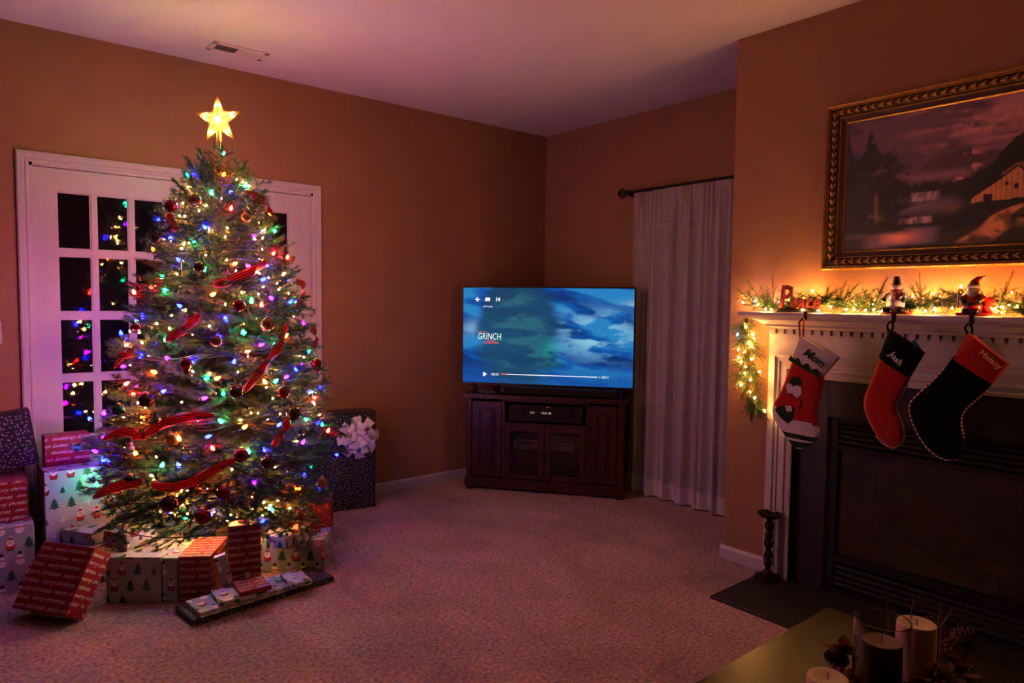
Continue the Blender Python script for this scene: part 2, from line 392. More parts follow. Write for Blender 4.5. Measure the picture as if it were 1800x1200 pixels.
part('picture_rail', MB().box(BX, BX-.006, -2.50, mir(-2.50), 1.222, 1.229), TRIM, mant, world=True)
# slate surround and hearth
sl = thing('slate_surround', 'dark charcoal slate slabs framing the firebox opening', 'fireplace surround', (XB, YC, 0))
part('slab', MB().box(XB, XB-.012, -2.632, FY0, .012, 1.018), SLATE, sl, world=True)
part('slab', MB().box(XB, XB-.012, mir(-2.632), FY1, .012, 1.018), SLATE, sl, world=True)
part('slab', MB().box(XB, XB-.012, FY0-.002, FY1+.002, FZ1, 1.018), SLATE, sl, world=True)
single('hearth_slab', MB().bbox(XB-.001, -1.205, -2.495, mir(-2.495), -.004, .012, .004), SLATE, 'flat black slate hearth slab set into the carpet by the fireplace', 'hearth')
# firebox insert
fb = thing('fireplace_insert', 'black metal gas fireplace insert with glass front and louvres', 'fireplace', (XB, YC, .012))
ix = XB+.004
part('frame', MB().box(ix, ix+.03, FY0-.002, FY0-.045, .014, FZ1-.002).box(ix, ix+.03, FY1+.002, FY1+.045, .014, FZ1-.002).box(ix, ix+.03, FY0-.04, FY1+.04, FZ1-.025, FZ1-.002).box(ix, ix+.03, FY0-.04, FY1+.04, .16, .19).box(ix, ix+.03, FY0-.04, FY1+.04, .69, .715).box(ix, ix+.03, FY0-.04, FY1+.04, .014, .03), BLKM, fb, world=True)
sm = MB().box(0, .02, FY0-.046-YC, FY1+.046-YC, -.008, .008).xf(Matrix.Rotation(.5, 4, 'Y')).mesh('louvre', BLKM)
for k in range(4): link('louvre', sm, fb, (ix+.006-XB, 0, .735+.024*k-.012))
for k in range(4): link('louvre', sm, fb, (ix+.006-XB, 0, .055+.027*k-.012))
part('glass_front', MB().box(ix+.02, ix+.024, FY0-.046, FY1+.046, .19, .69), GLASS, fb, world=True)
part('firebox_liner', MB().box(ix+.03, -.24, FY0-.046, FY0-.06, .16, .715).box(ix+.03, -.24, FY1+.046, FY1+.06, .16, .715).box(-.26, -.24, FY0-.046, FY1+.046, .16, .715).box(ix+.03, -.24, FY0-.046, FY1+.046, .15, .165).box(ix+.03, -.24, FY0-.046, FY1+.046, .71, .72), BLKM, fb, world=True)
LOGM = pm('charred_log', (.10,.065,.040), (.03,.020,.014), 20, .9, bump=.6, bscale=40)
for (a, b, r) in (((-.50,-2.98,.215),(-.44,-3.52,.225),.045), ((-.56,-3.05,.205),(-.50,-3.32,.29),.033), ((-.55,-3.50,.205),(-.42,-3.24,.315),.030), ((-.60,-3.06,.20),(-.58,-3.46,.205),.03)):
    pts = [np.array(a)*(1-t)+np.array(b)*t+rng.normal(0, .006, 3) for t in np.linspace(0, 1, 8)]
    part('log', MB().tube(pts, [r*(.85+.3*rng.random()) for _ in pts], 10), LOGM, fb, smooth=True, world=True)

# ================================================================ PAINTING
PY0, PY1, PZ0, PZ1 = -2.742, -3.800, 1.531, 2.288; PX = XB-.004
pt = thing('framed_painting', 'gilt framed landscape painting of a barn and waterfall above the mantel', 'painting', (PX, (PY0+PY1)/2, PZ0))
FWD = .090
def ring(prof):
    m = MB(); c = [(PY0, PZ0, -1, 1), (PY0, PZ1, -1, -1), (PY1, PZ1, 1, -1), (PY1, PZ0, 1, 1)]
    m.sweep(lambda i: [(-b, c[i][2]*a, c[i][3]*a) for a, b in prof], [(PX, q[0], q[1]) for q in c], closed=True); return m
part('outer_moulding', ring([(0,0),(0,.030),(.003,.042),(.009,.046),(.014,.044),(.016,.036),(.021,.036),(.023,.030),(.023,0)]), GOLD, pt, world=True)
part('carved_band', ring([(.023,0),(.023,.030),(.030,.033),(.040,.032),(.052,.024),(.056,.018),(.056,0)]), GOLDD, pt, world=True)
part('inner_moulding', ring([(.056,0),(.056,.018),(.058,.023),(.061,.023),(.063,.017),(.063,0)]), GOLD, pt, world=True)
part('liner', ring([(.063,0),(.063,.016),(.082,.011),(.082,0)]), pm('brown_frame_liner', (.06,.032,.018), (.045,.024,.014), 30, .5), pt, world=True)
part('sight_edge', ring([(.082,0),(.082,.013),(.085,.015),(.090,.010),(.090,0)]), GOLD, pt, world=True)
# carved acanthus leaves along the band
def leaf_piece():
    m = MB()
    for s in (-1, 1):
        pts = [(0, 0), (.012, .002*s), (.020, .008*s), (.019, .013*s), (.010, .010*s), (.002, .005*s)]
        m.prism(pts, lambda u, v, t: (-t*(1-.3*abs(v)/.013), v, u), 0, .007)
    m.tube([(-.002, 0, -.004), (-.008, 0, .006), (-.006, 0, .018)], [.0035, .004, .001], 6)
    return m
lf = leaf_piece().mesh('carved_leaf', GOLD, True)
px_ = -.031
def leaves(n, p0, p1, ang):
    for k in range(n):
        t = (k+.5)/n; o = link('carved_leaf', lf, pt, (px_, p0[0]*(1-t)+p1[0]*t-(PY0+PY1)/2, p0[1]*(1-t)+p1[1]*t-PZ0), (ang, 0, 0))
o_ = .040
leaves(28, (PY0-o_, PZ0+o_), (PY1+o_, PZ0+o_), math.pi/2)
leaves(28, (PY0-o_, PZ1-o_), (PY1+o_, PZ1-o_), math.pi/2)
leaves(19, (PY0-o_, PZ0+o_), (PY0-o_, PZ1-o_), 0)
leaves(19, (PY1+o_, PZ0+o_), (PY1+o_, PZ1-o_), 0)

def vnoise(U, V, f, seed, oct=4):
    r = np.random.default_rng(seed); out = 0*U; amp = 1.; tot = 0
    for k in range(oct):
        n = 64; g = r.random((n, n)); x = (U*f) % n; y = (V*f) % n
        i = x.astype(int) % n; j = y.astype(int) % n; fx = x-np.floor(x); fy = y-np.floor(y); fx = fx*fx*(3-2*fx); fy = fy*fy*(3-2*fy)
        i1 = (i+1) % n; j1 = (j+1) % n
        out = out+amp*((g[i, j]*(1-fx)+g[i1, j]*fx)*(1-fy)+(g[i, j1]*(1-fx)+g[i1, j1]*fx)*fy); tot += amp; amp *= .5; f *= 2.03
    return out/tot
def sm(a, b, x): t = np.clip((x-a)/(b-a), 0, 1); return t*t*(3-2*t)
def mixc(C, col, m): return C*(1-m[..., None])+np.array(col)*m[..., None]
def colour_grid(name, nu, nv, fr, colf, mat, parent, world):
    """flat picture on a fine grid with its own pigment colours"""
    us = np.linspace(0, 1, nu); vs_ = np.linspace(0, 1, nv); U, V = np.meshgrid(us, vs_)
    C = colf(U, V); pts = [fr(a, b) for b in vs_ for a in us]
    m = MB(); m.add(pts, [(j*nu+i, j*nu+i+1, (j+1)*nu+i+1, (j+1)*nu+i) for j in range(nv-1) for i in range(nu-1)])
    o = part(name, m, mat, parent, world=world)
    at = o.data.color_attributes.new('pigment', 'FLOAT_COLOR', 'POINT')
    buf = np.ones((nu*nv, 4), np.float32); buf[:, :3] = C.reshape(-1, 3); at.data.foreach_set('color', buf.ravel()); return o
def attr_mat(name, rough=.5, emit=0., bump=0.):
    m = bpy.data.materials.new(name); m.use_nodes = True; nt = m.node_tree; b = nt.nodes['Principled BSDF']
    a = nt.nodes.new('ShaderNodeAttribute'); a.attribute_name = 'pigment'
    if emit:
        m.cycles.emission_sampling = 'NONE'; b.inputs['Base Color'].default_value = (.004,.004,.005,1); b.inputs['Specular IOR Level'].default_value = .15; nt.links.new(a.outputs['Color'], b.inputs['Emission Color']); b.inputs['Emission Strength'].default_value = emit
    else:
        nt.links.new(a.outputs['Color'], b.inputs['Base Color'])
    b.inputs['Roughness'].default_value = rough
    if bump:
        n = nt.nodes.new('ShaderNodeTexNoise'); n.inputs['Scale'].default_value = 160; t = nt.nodes.new('ShaderNodeTexCoord'); nt.links.new(t.outputs['Object'], n.inputs['Vector'])
        bp = nt.nodes.new('ShaderNodeBump'); bp.inputs['Strength'].default_value = bump; bp.inputs['Distance'].default_value = .004; nt.links.new(n.outputs[0], bp.inputs['Height']); nt.links.new(bp.outputs[0], b.inputs['Normal'])
    return m
def landscape(U, V):
    n1 = vnoise(U, V*2.2, 5, 1); n2 = vnoise(U, V, 22, 2); n3 = vnoise(U+.3*V, V*3, 4, 3, 5)
    C = np.zeros(U.shape+(3,))+np.array((.10, .055, .085))
    C = mixc(C, (.34, .15, .17), sm(.42, .62, n3)*sm(.62, .15, V)*sm(.15, .5, U))
    C = mixc(C, (.045, .03, .055), sm(.52, .68, n1)*sm(.5, .3, V)*.8)
    C = mixc(C, (.46, .20, .18), np.exp(-((U-.66)/.16)**2-((V-.17)/.07)**2)*.8*sm(.3, .6, n2))
    mt = .50-.17*np.exp(-((U-.56)/.09)**2)-.13*np.exp(-((U-.42)/.08)**2)-.10*np.exp(-((U-.68)/.06)**2)+.05*(n2-.5)
    mk = sm(-.008, .008, V-mt)*sm(.22, .30, U)*sm(.62, .5, V)
    C = mixc(C, (.055, .035, .045), mk); C = mixc(C, (.42, .18, .16), mk*sm(.5, .62, n2)*sm(.47, .53, U)*sm(.64, .56, U))
    C = mixc(C, (.20, .10, .14), np.exp(-((V-.485)/.03)**2)*sm(.24, .34, U)*sm(.62, .5, U)*.8)
    tl = .535+.05*(vnoise(U, V*0, 60, 5, 2)-.5)
    C = mixc(C, (.012, .016, .014), sm(-.006, .006, V-tl)*sm(.2, .25, U))
    C = mixc(C, (.10, .075, .13), np.exp(-((V-.70)/.055)**2)*sm(.22, .28, U)*sm(.56, .48, U)*.9)
    fal = sm(.59, .60, V)*sm(.665, .65, V)*sm(.31, .33, U)*sm(.45, .43, U)
    C = mixc(C, (.34, .24, .34), fal*(.25+.6*sm(.35, .65, vnoise(U+.2*V, V*.15, 90, 6, 3))))
    fal2 = sm(.765, .775, V)*sm(.825, .81, V)*sm(.22, .24, U)*sm(.42, .40, U)
    C = mixc(C, (.36, .22, .27), fal2*(.2+.6*sm(.35, .65, vnoise(U, V*.15, 90, 7, 3))))
    pool = sm(.835, .86, V)*sm(.985, .95, V)*sm(.13, .20, U-.1*(1-V))*sm(.46, .40, U-.15*(1-V))
    C = mixc(C, (.075, .06, .12), pool); C = mixc(C, (.52, .17, .13), pool*np.exp(-((U-.27)/.09)**2-((V-.91)/.05)**2))
    bank = sm(.80, .84, V+.06*np.sin(U*9)+.05*(n2-.5))*sm(.42, .47, U); C = mixc(C, (.022, .024, .014), bank)
    C = mixc(C, (.018, .020, .014), sm(.86, .92, V)*sm(.14, .08, U))
    th = .06+.22*np.abs(np.sin(U*26))*sm(.30, .1, U)
    tr = sm(.0, .03, V-th-.25*sm(.12, .30, U))*sm(.31, .25, U+.05*(n2-.5)*4)*sm(.90, .84, V)
    C = mixc(C, (.012, .015, .013), tr*sm(.30, .42, n2)); C = mixc(C, (.012, .015, .013), tr*sm(.35, .6, V))
    C = mixc(C, (.16, .085, .045), np.exp(-((U-.155-.03*(V-.6))/.008)**2)*sm(.55, .6, V)*sm(.8, .75, V)*.8)
    C = mixc(C, (.17, .10, .05), np.exp(-((U-.13)/.05)**2-((V-.76)/.03)**2)*sm(.4, .6, n2)*.8)
    rt_ = .50-.22*sm(.55, .80, U)+.10*(vnoise(U, V*0, 26, 9, 3)-.5)
    C = mixc(C, (.010, .013, .012), sm(-.01, .01, V-rt_)*sm(.55, .60, U)*sm(.75, .7, V))
    # barn, path, shrubs
    def inside(poly):
        r = np.zeros(U.shape, bool)
        for k in range(len(poly)):
            (x1, y1), (x2, y2) = poly[k-1], poly[k]; c = ((y1 > V) != (y2 > V)) & (U < (x2-x1)*(V-y1)/(y2-y1+1e-12)+x1); r ^= c
        return r
    def fill(poly, col, sh): 
        nonlocal C
        C = np.where(inside(poly)[..., None], np.array(col)*sh[..., None], C)
    bd = .7+.4*np.abs(np.sin(U*160)); one = .8+.4*n2
    fill([(.575,.705),(.575,.675),(.70,.545),(.745,.49),(.80,.575),(.80,.695)], (.36,.165,.085), bd); fill([(.80,.635),(.98,.625),(.98,.70),(.80,.695)], (.25,.115,.06), bd)
    fill([(.685,.525),(.74,.462),(.98,.50),(.98,.565),(.81,.56),(.745,.475),(.69,.54)], (.16,.07,.045), one); fill([(.79,.60),(.98,.58),(.98,.63),(.79,.645)], (.13,.06,.04), one)
    for (a, b, c, d) in ((.62,.655,.655,.702), (.735,.752,.60,.635), (.70,.712,.585,.605)): fill([(a,c),(b,c),(b,d),(a,d)], (.012,.01,.01), one)
    pc = .60+.20*(1-((V-.72)/.26).clip(0, 1))**1.5+.02*np.sin(V*30); path = sm(1.0, .6, np.abs(U-pc)/(.025+.28*(V-.72).clip(0)))*sm(.72, .76, V)*sm(1.0, .93, V)
    C = mixc(C, (.42, .17, .08), path*(.25+.75*sm(.38, .62, n2)))
    C = mixc(C, (.26, .13, .05), np.exp(-((U-.80)/.06)**2-((V-.84)/.035)**2)*sm(.35, .6, n2)); C = mixc(C, (.10, .055, .03), np.exp(-((U-.50)/.05)**2-((V-.72)/.03)**2)*sm(.4, .6, n2))
    return C*(1.25+.5*n2[..., None])
colour_grid('canvas', 260, 170, lambda a, b: (PX-.008, PY0-FWD+.004+(PY1+FWD-PY0+FWD-.008)*a, PZ1-FWD+.004-(PZ1-PZ0-2*FWD+.008)*b), landscape, attr_mat('oil_paint_on_canvas', .42, bump=.25), pt, True)

# ================================================================ TV CORNER
SA = np.array([-1.001, -.249, 0.]); SU = np.array([.598, -.802, 0.]); SN = np.array([.802, .598, 0.]); SANG = math.atan2(-.802, .598)
def stl(px, py, off=0.):
    v = ray(px, py); P = CAM+v*(((SA+SN*off-CAM)@SN)/(v@SN)); return float((P-SA)@SU), float(P[2])
st = thing('tv_stand', 'dark cherry wood corner tv stand with glass doors', 'tv stand', SA, SANG)
outl = [(.02,0),(1.16,0),(1.16,.14),(.85,.40),(.33,.40),(.02,.19)]
def off_poly(p, e):
    cx, cy = .59, .15; return [(cx+(x-cx)*(1+e/abs(x-cx)) if abs(x-cx) > .3 else x+math.copysign(e, x-cx), y-e if y < .01 else y+e*.5) for x, y in p]
fz = lambda u, v, t: (u, v, t)
part('top', MB().prism(off_poly(outl, .025), fz, .683, .700).prism(off_poly(outl, .012), fz, .668, .684), WOOD, st)
part('plinth', MB().prism(off_poly(outl, .012), fz, .022, .080).prism(off_poly(outl, .006), fz, .080, .092), WOOD, st)
for (u, v) in ((.045,.02),(1.135,.02),(.36,.37),(.82,.37)):
    part('foot', MB().lathe([(.030,0),(.036,.006),(.038,.016),(.030,.024)], 16, (u, v, 0)), WOOD, st, smooth=True)
part('carcass', MB().box(.02,.036,.0,.19,.09,.668).box(1.144,1.16,.0,.14,.09,.668).box(.285,.303,.004,.38,.09,.668).box(.894,.912,.004,.36,.09,.668)
     .box(.303,.894,.39,.40,.09,.668).box(.303,.894,.01,.39,.486,.500).box(.303,.894,.02,.39,.285,.297).box(.303,.894,.01,.39,.09,.10)
     .prism([(.036,.17),(.303,.36),(.303,.37),(.036,.18)], fz, .09, .668).prism([(.894,.34),(1.144,.125),(1.144,.135),(.894,.35)], fz, .09, .668), WOOD, st)
part('corner_post', MB().bbox(.020,.058,-.006,.03,.09,.668,.006), WOOD, st); part('corner_post', MB().bbox(1.112,1.16,-.006,.03,.09,.668,.006), WOOD, st)
part('top_rail', MB().bbox(.285,.912,-.004,.012,.652,.668), WOOD, st)
def panel_door(x0, x1, knob):
    d = part('door', MB().bbox(x0,x1,-.004,.014,.096,.650), WOOD, st)
    m = MB(); a0, a1, c0, c1 = x0+.05, x1-.05, .15, .60
    for (b0, b1, e0, e1) in ((a0, a1, c0, c0+.012), (a0, a1, c1-.012, c1), (a0, a0+.012, c0, c1), (a1-.012, a1, c0, c1)): m.bbox(b0, b1, -.011, -.003, e0, e1, .003)
    part('door_moulding', m, WOOD, d)
    part('raised_panel', MB().bbox(a0+.02, a1-.02, -.012, -.003, c0+.02, c1-.02, .008), WOOD, d)
    part('knob', MB().lathe([(.004,0),(.004,.010),(.010,.015),(.011,.020),(.006,.025),(.001,.026)], 14, (knob, -.004, .36), Matrix.Rotation(math.pi/2, 4, 'X')), BRONZE, d, smooth=True)
panel_door(.060, .283, .268); panel_door(.914, 1.110, .930)
def glass_door(x0, x1, knob):
    d = part('glass_door', MB().bbox(x0,x0+.045,-.004,.014,.096,.486).bbox(x1-.045,x1,-.004,.014,.096,.486).bbox(x0+.043,x1-.043,-.004,.014,.440,.486).bbox(x0+.043,x1-.043,-.004,.014,.096,.130), WOOD, st)
    part('pane', MB().box(x0+.045,x1-.045,.003,.006,.130,.440), GLASS, d)
    part('knob', MB().lathe([(.004,0),(.004,.010),(.010,.015),(.011,.020),(.006,.025),(.001,.026)], 14, (knob, -.004, .29), Matrix.Rotation(math.pi/2, 4, 'X')), BRONZE, d, smooth=True)
glass_door(.303, .597, .577); glass_door(.600, .894, .620)
def stthing(name, label, cat, u, v, z):
    P = SA+SU*u+SN*v; return thing(name, label, cat, (P[0], P[1], z), SANG)
LED = glow('small_white_led', (.9, .8, .7), .35); LEDR = glow('small_red_led', (.9, .1, .08), .35)
rc = stthing('stereo_receiver', 'black stereo receiver in the open bay of the tv stand', 'receiver', .33, .03, .500)
part('case', MB().bbox(0,.53,.006,.30,.012,.130), BLKP, rc); part('faceplate', MB().bbox(-.004,.534,0,.008,.012,.132,.002), BLKM, rc)
for x in (.03, .50): part('foot', MB().lathe([(.014,0),(.014,.012)], 12, (x, .04, 0)), BLKP, rc)
for x in (.09, .44): part('dial', MB().lathe([(.022,0),(.022,.014),(.018,.018)], 20, (x, 0, .075), Matrix.Rotation(math.pi/2, 4, 'X')), BLKM, rc, smooth=True)
dp = part('display_window', MB().bbox(.13,.40,-.002,.004,.060,.098,.001), DGLASS, rc)
for (t, x, s) in (('DTS', .155, .018), ('-26.0 dB', .235, .022)):
    tm = text_mb(t, s); tm.xf(Matrix.Translation((x, -.0025, .07)) @ Matrix.Rotation(math.pi/2, 4, 'X')); part('display_digits', tm, LED, dp)
part('standby_light', MB().bbox(.275,.290,-.003,.001,.118,.122,.001), LEDR, rc)
dv = stthing('disc_player', 'silver disc player on the shelf behind the glass doors', 'disc player', .365, .03, .297)
part('case', MB().bbox(0,.44,.004,.22,.008,.052), SILV, dv); part('faceplate', MB().bbox(0,.44,-.002,.006,.038,.080,.002), SILV, dv); part('tray_slot', MB().box(.03,.15,-.004,0,.055,.066), BLKP, dv); part('case_top', MB().bbox(0,.44,.004,.22,.05,.082), SILV, dv)
for x in (.34,.37,.40): part('button', MB().lathe([(.006,0),(.006,.005)], 10, (x, -.002, .058), Matrix.Rotation(math.pi/2, 4, 'X')), BLKP, dv)
for x in (.03,.41): part('foot', MB().lathe([(.012,0),(.012,.009)], 10, (x, .05, 0)), BLKP, dv)
cb = stthing('cable_box', 'low black cable box on the bottom of the tv stand', 'cable box', .62, .05, .100)
part('case', MB().bbox(0,.24,0,.2,.006,.055), BLKP, cb); part('clock_window', MB().box(.02,.09,-.002,.002,.02,.04), DGLASS, cb)
sb = stthing('sound_bar', 'long black sound bar on the tv stand below the screen', 'sound bar', .26, .02, .700)
part('body', MB().bbox(0,.84,0,.075,.004,.058,.012), BLKP, sb); part('grille', MB().bbox(.03,.81,-.002,.01,.012,.050,.002), pm('black_speaker_cloth', (.014,.014,.014), (.008,.008,.008), 400, .95, bump=.4, bscale=900), sb)
for x in (.04,.80): part('foot', MB().box(x-.015,x+.015,.02,.06,0,.005), BLKP, sb)
rm = stthing('remote_control', 'small black remote control lying at the left end of the tv stand', 'remote', .085, .03, .700)
part('body', MB().bbox(0,.15,0,.042,0,.020,.006), BLKP, rm)
for i in range(3):
    for j in range(2): part('button', MB().bbox(.02+i*.04,.038+i*.04,.008+j*.016,.018+j*.016,.019,.0225,.001), GREY, rm)

# television
TO = .10; TU0, TU1, TZ0, TZ1 = -.056, 1.213, .757, 1.479
tv = stthing('flat_screen_tv', 'large flat screen television glowing with a blue cloudy sky scene', 'television', .58, TO, .700)
def tl(mb): return mb.xf(Matrix.Translation((-.58, 0, -.700)))
part('housing', tl(MB().bbox(TU0,TU1,.006,.034,TZ0,TZ1,.006).bbox(.2,.95,.03,.06,TZ0+.05,1.2,.012)), BLKP, tv)
bz = .010
part('bezel', tl(MB().bbox(TU0,TU1,0,.012,TZ1-bz,TZ1,.002).bbox(TU0,TU1,0,.012,TZ0,TZ0+bz*1.5,.002).bbox(TU0,TU0+bz,0,.012,TZ0,TZ1,.002).bbox(TU1-bz,TU1,0,.012,TZ0,TZ1,.002)), BLKP, tv)
for u in (.045, 1.13): part('stand_foot', tl(MB().tube([(u, .045, .708), (u, .025, TZ0+.01), (u, -.06, .708)], .008, 8).bbox(u-.012,u+.012,-.07,.055,.700,.708,.002)), BLKP, tv)
su0, su1, sz0, sz1 = TU0+bz, TU1-bz, TZ0+bz*1.5, TZ1-bz
def skyscreen(U, V):
    a = vnoise(U*1.0+.25*V, V*2.6-.9*U, 3.2, 21, 6); b = vnoise(U*1.2, V*1.8, 7, 22, 5)
    C = np.zeros(U.shape+(3,))+np.array((.001, .085, .36))
    C = mixc(C, (.001, .030, .17), sm(.47, .34, a)); C = mixc(C, (.02, .24, .55), sm(.48, .64, a)*.85)
    C = mixc(C, (.24, .55, .72), (sm(.36, .56, b)*np.exp(-((U-.80)/.20)**2-((V-.47)/.19)**2)*1.25).clip(0, 1))
    C = mixc(C, (.28, .50, .66), sm(.55, .68, a)*np.exp(-((V-.22-.28*(.85-U))/.05)**2)*sm(.55, .7, U))
    C = mixc(C, (.004, .075, .34), sm(.70, .95, V)*.7*(.6+.8*b)); C = mixc(C, (.25, .45, .62), np.exp(-((U-.05)/.05)**2-((V-.42)/.07)**2)*.7)
    # a dark storm cloud bank fills the middle left
    d = ((U-.33)/.25)**2+((V-.50)/.62)**2+.9*(b-.5)+.6*(a-.5)
    C = mixc(C, (.006, .055, .125), sm(1.25, .65, d)*.92); C = mixc(C, (.022, .14, .20), sm(.75, .25, d)*sm(.42, .62, b)*.8)
    C = mixc(C, (.015, .36, .30), np.exp(-((U-.53)/.06)**2-((V-.66)/.13)**2)*sm(.40, .6, b)*.6)
    return C
scr = colour_grid('screen', 200, 120, lambda a, b: (su0+(su1-su0)*a-.58, .004, sz1-(sz1-sz0)*b-.700), skyscreen, attr_mat('lit_screen', .6, emit=S_TV), tv, False)
UIW = glow('screen_white', (.80, .88, .95), 1.0*S_TV); UIR = glow('screen_red', (.85, .12, .10), .9*S_TV); UIC = glow('screen_pale_green', (.62, .88, .80), 1.0*S_TV)
UID = glow('screen_dark', (.01, .05, .12), .5)
def ui(name, mb, mat, y=.0025): mb.v = [(a-.58, y, c-.700) for a, b, c in mb.v]; return part(name, mb, mat, scr)
def ui_poly(pxs, mat, name='icon', y=.0025):
    q = [stl(x, yy, TO) for x, yy in pxs]; m = MB(); m.add([(u, 0, z) for u, z in q], [tuple(range(len(q)))]); return ui(name, m, mat, y)
def ui_text(s, px0, px1, py, mat, shear=0., hs=1., y=.0025):
    u0, z0 = stl(px0, py, TO); u1, _ = stl(px1, py, TO); t = text_mb(s, 1, shear); k = (u1-u0)/width(t); mn = min(v[0] for v in t.v)
    m = MB(); m.add([(u0+(v[0]-mn)*k, 0, z0+v[1]*k*hs) for v in t.v], t.f); return ui('caption', m, mat, y)
ui_poly([(835,526),(840,521.5),(841,522.5),(838.2,525.2),(843.5,525.2),(843.5,526.8),(838.2,526.8),(841,529.5),(840,530.5)], UIW)
b_ = ui_poly([(853,523),(861,523),(861,529),(853,529)], UIW); ui_text('CC', 854.6, 859.6, 528, UID, y=.0015)
ui_poly([(872,522),(873.2,522),(873.2,530),(872,530)], UIW); ui_poly([(874,526),(878.5,522),(878.5,530)], UIW)
ui_text('OPTIONS', 849, 865.5, 540, UIW)
ui_text('HOW THE', 840, 856, 584, UIR, 0, .8); ui_text('GRINCH', 840, 880.5, 596, UIC, .1, 1.45); ui_text('STOLE', 857, 869, 599.5, UIR, 0, .8, y=.001); ui_text('CHRISTMAS', 850, 876, 603.5, UIR, 0, 1.1, y=.001)
ui_poly([(849,653),(849,661.5),(856,657.4)], UIW); ui_text('08:03', 863.5, 876, 659.5, UIW); ui_text('1:38:51', 1053.5, 1069, 665, UIW)
ui_poly([(880,656.6),(1050,662.2),(1050,663.6),(880,658)], UIW, 'progress_bar'); ui_poly([(880,656.4),(890,656.7),(890,658.5),(880,658.2)], UIR, 'progress_bar', .0018)

# ================================================================ CURTAIN, VENT, SWITCH
def sheer():
    m = bpy.data.materials.new('sheer_white_voile'); m.use_nodes = True; nt = m.node_tree
    for n in list(nt.nodes): nt.nodes.remove(n)
    N = nt.nodes.new; L = nt.links.new; out = N('ShaderNodeOutputMaterial'); d = N('ShaderNodeBsdfDiffuse'); t = N('ShaderNodeBsdfTranslucent'); tr = N('ShaderNodeBsdfTransparent')
    tc = N('ShaderNodeTexCoord'); mp = N('ShaderNodeMapping'); mp.inputs['Scale'].default_value = (2, 2, 90); L(tc.outputs['Object'], mp.inputs[0])
    no = N('ShaderNodeTexNoise'); no.inputs['Scale'].default_value = 2; L(mp.outputs[0], no.inputs['Vector'])
    mr = N('ShaderNodeMapRange'); mr.inputs[1].default_value = .3; mr.inputs[2].default_value = .7; mr.inputs[3].default_value = .10; mr.inputs[4].default_value = .30; L(no.outputs[0], mr.inputs[0])
    d.inputs[0].default_value = (.62, .56, .56, 1); t.inputs[0].default_value = (.55, .50, .50, 1)
    m1 = N('ShaderNodeMixShader'); m1.inputs[0].default_value = .3; L(d.outputs[0], m1.inputs[1]); L(t.outputs[0], m1.inputs[2])
    m2 = N('ShaderNodeMixShader'); L(mr.outputs[0], m2.inputs[0]); L(m1.outputs[0], m2.inputs[1]); L(tr.outputs[0], m2.inputs[2]); L(m2.outputs[0], out.inputs[0]); return m
SHEER = sheer(); HEM = pm('voile_hem', (.60,.54,.54), (.56,.50,.50), 60, .9)
RODZ, RODX = 2.1607, -.09
def curtain(name, label, y0, y1, seed, nf, xo, zb):
    r = np.random.default_rng(seed); c = thing(name, label, 'curtain', (RODX+xo, (y0+y1)/2, zb), group='sheer curtain panels')
    n = 240; ph = r.random(4)*6.28
    def X(s, z):
        k = (RODZ-z)/RODZ; top = math.exp(-k*22)
        low = .5*math.sin(2*math.pi*nf*s+ph[0]+.5*math.sin(3*s+ph[1]))+.28*math.sin(2*math.pi*nf*1.9*s+ph[2]+.3*k)
        return xo+RODX+(.044*(1-top)*low*(.55+.6*k))+.006*top*math.sin(2*math.pi*nf*5*s)+.006*math.sin(2*math.pi*nf*4.3*s+ph[3])*math.exp(-k*5)
    def Y(s, z): k = (RODZ-z)/RODZ; return y0+(y1-y0)*s+.012*math.sin(2*math.pi*nf*s+ph[0]+1.2)*k
    def sheet(zs, dx=0.):
        m = MB(); vs = [(X(i/n, z)+dx, Y(i/n, z), z) for z in zs for i in range(n+1)]
        m.add(vs, [(j*(n+1)+i, j*(n+1)+i+1, (j+1)*(n+1)+i+1, (j+1)*(n+1)+i) for j in range(len(zs)-1) for i in range(n)]); return m
    part('panel', sheet(list(np.linspace(RODZ-.008, zb, 26))), SHEER, c, smooth='all', world=True)
    part('hem', sheet([zb+.115, zb+.06, zb], -.0015), HEM, c, smooth='all', world=True, label='double folded hem')
curtain('sheer_curtain', 'narrow sheer white curtain panel beside the television', -1.035, -1.265, 3, 2.3, .004, .015)
curtain('sheer_curtain', 'wide sheer white curtain panel against the chimney breast corner', -1.225, -2.15, 5, 6.6, -.012, .012)
rd = thing('curtain_rod', 'black metal curtain rod with open cage finial', 'curtain rod', (RODX, -1.55, RODZ))
part('rod', MB().tube([(RODX, -.975, RODZ+.002), (RODX, -2.22, RODZ+.002)], .011, 14), BLKM, rd, smooth=True, world=True)
fy = -.925
part('collar', MB().lathe([(.011,0),(.018,.003),(.018,.012),(.013,.018),(.016,.024),(.010,.03)], 16, (RODX, -.985, RODZ+.002), Matrix.Rotation(-math.pi/2, 4, 'X')), BLKM, rd, smooth=True, world=True)
m = MB()
for k in range(6):
    a = math.pi*k/6*2
    m.tube([(RODX+math.cos(a+t*.9)*.036*math.sin(math.pi*t), fy-.036+.072*t, RODZ+math.sin(a+t*.9)*.036*math.sin(math.pi*t)) for t in np.linspace(0, 1, 10)], .0045, 6)
part('finial', m.ball((RODX, fy+.036, RODZ), .008, 8), BLKM, rd, smooth=True, world=True, label='round open cage finial')
part('bracket', MB().box(RODX-.005, 0, -1.000, -1.012, RODZ-.028, RODZ-.012).box(-.006, 0, -.985, -1.027, RODZ-.07, RODZ+.03).box(RODX-.012, RODX+.012, -1.000, -1.012, RODZ-.02, RODZ-.008), BLKM, rd, world=True)

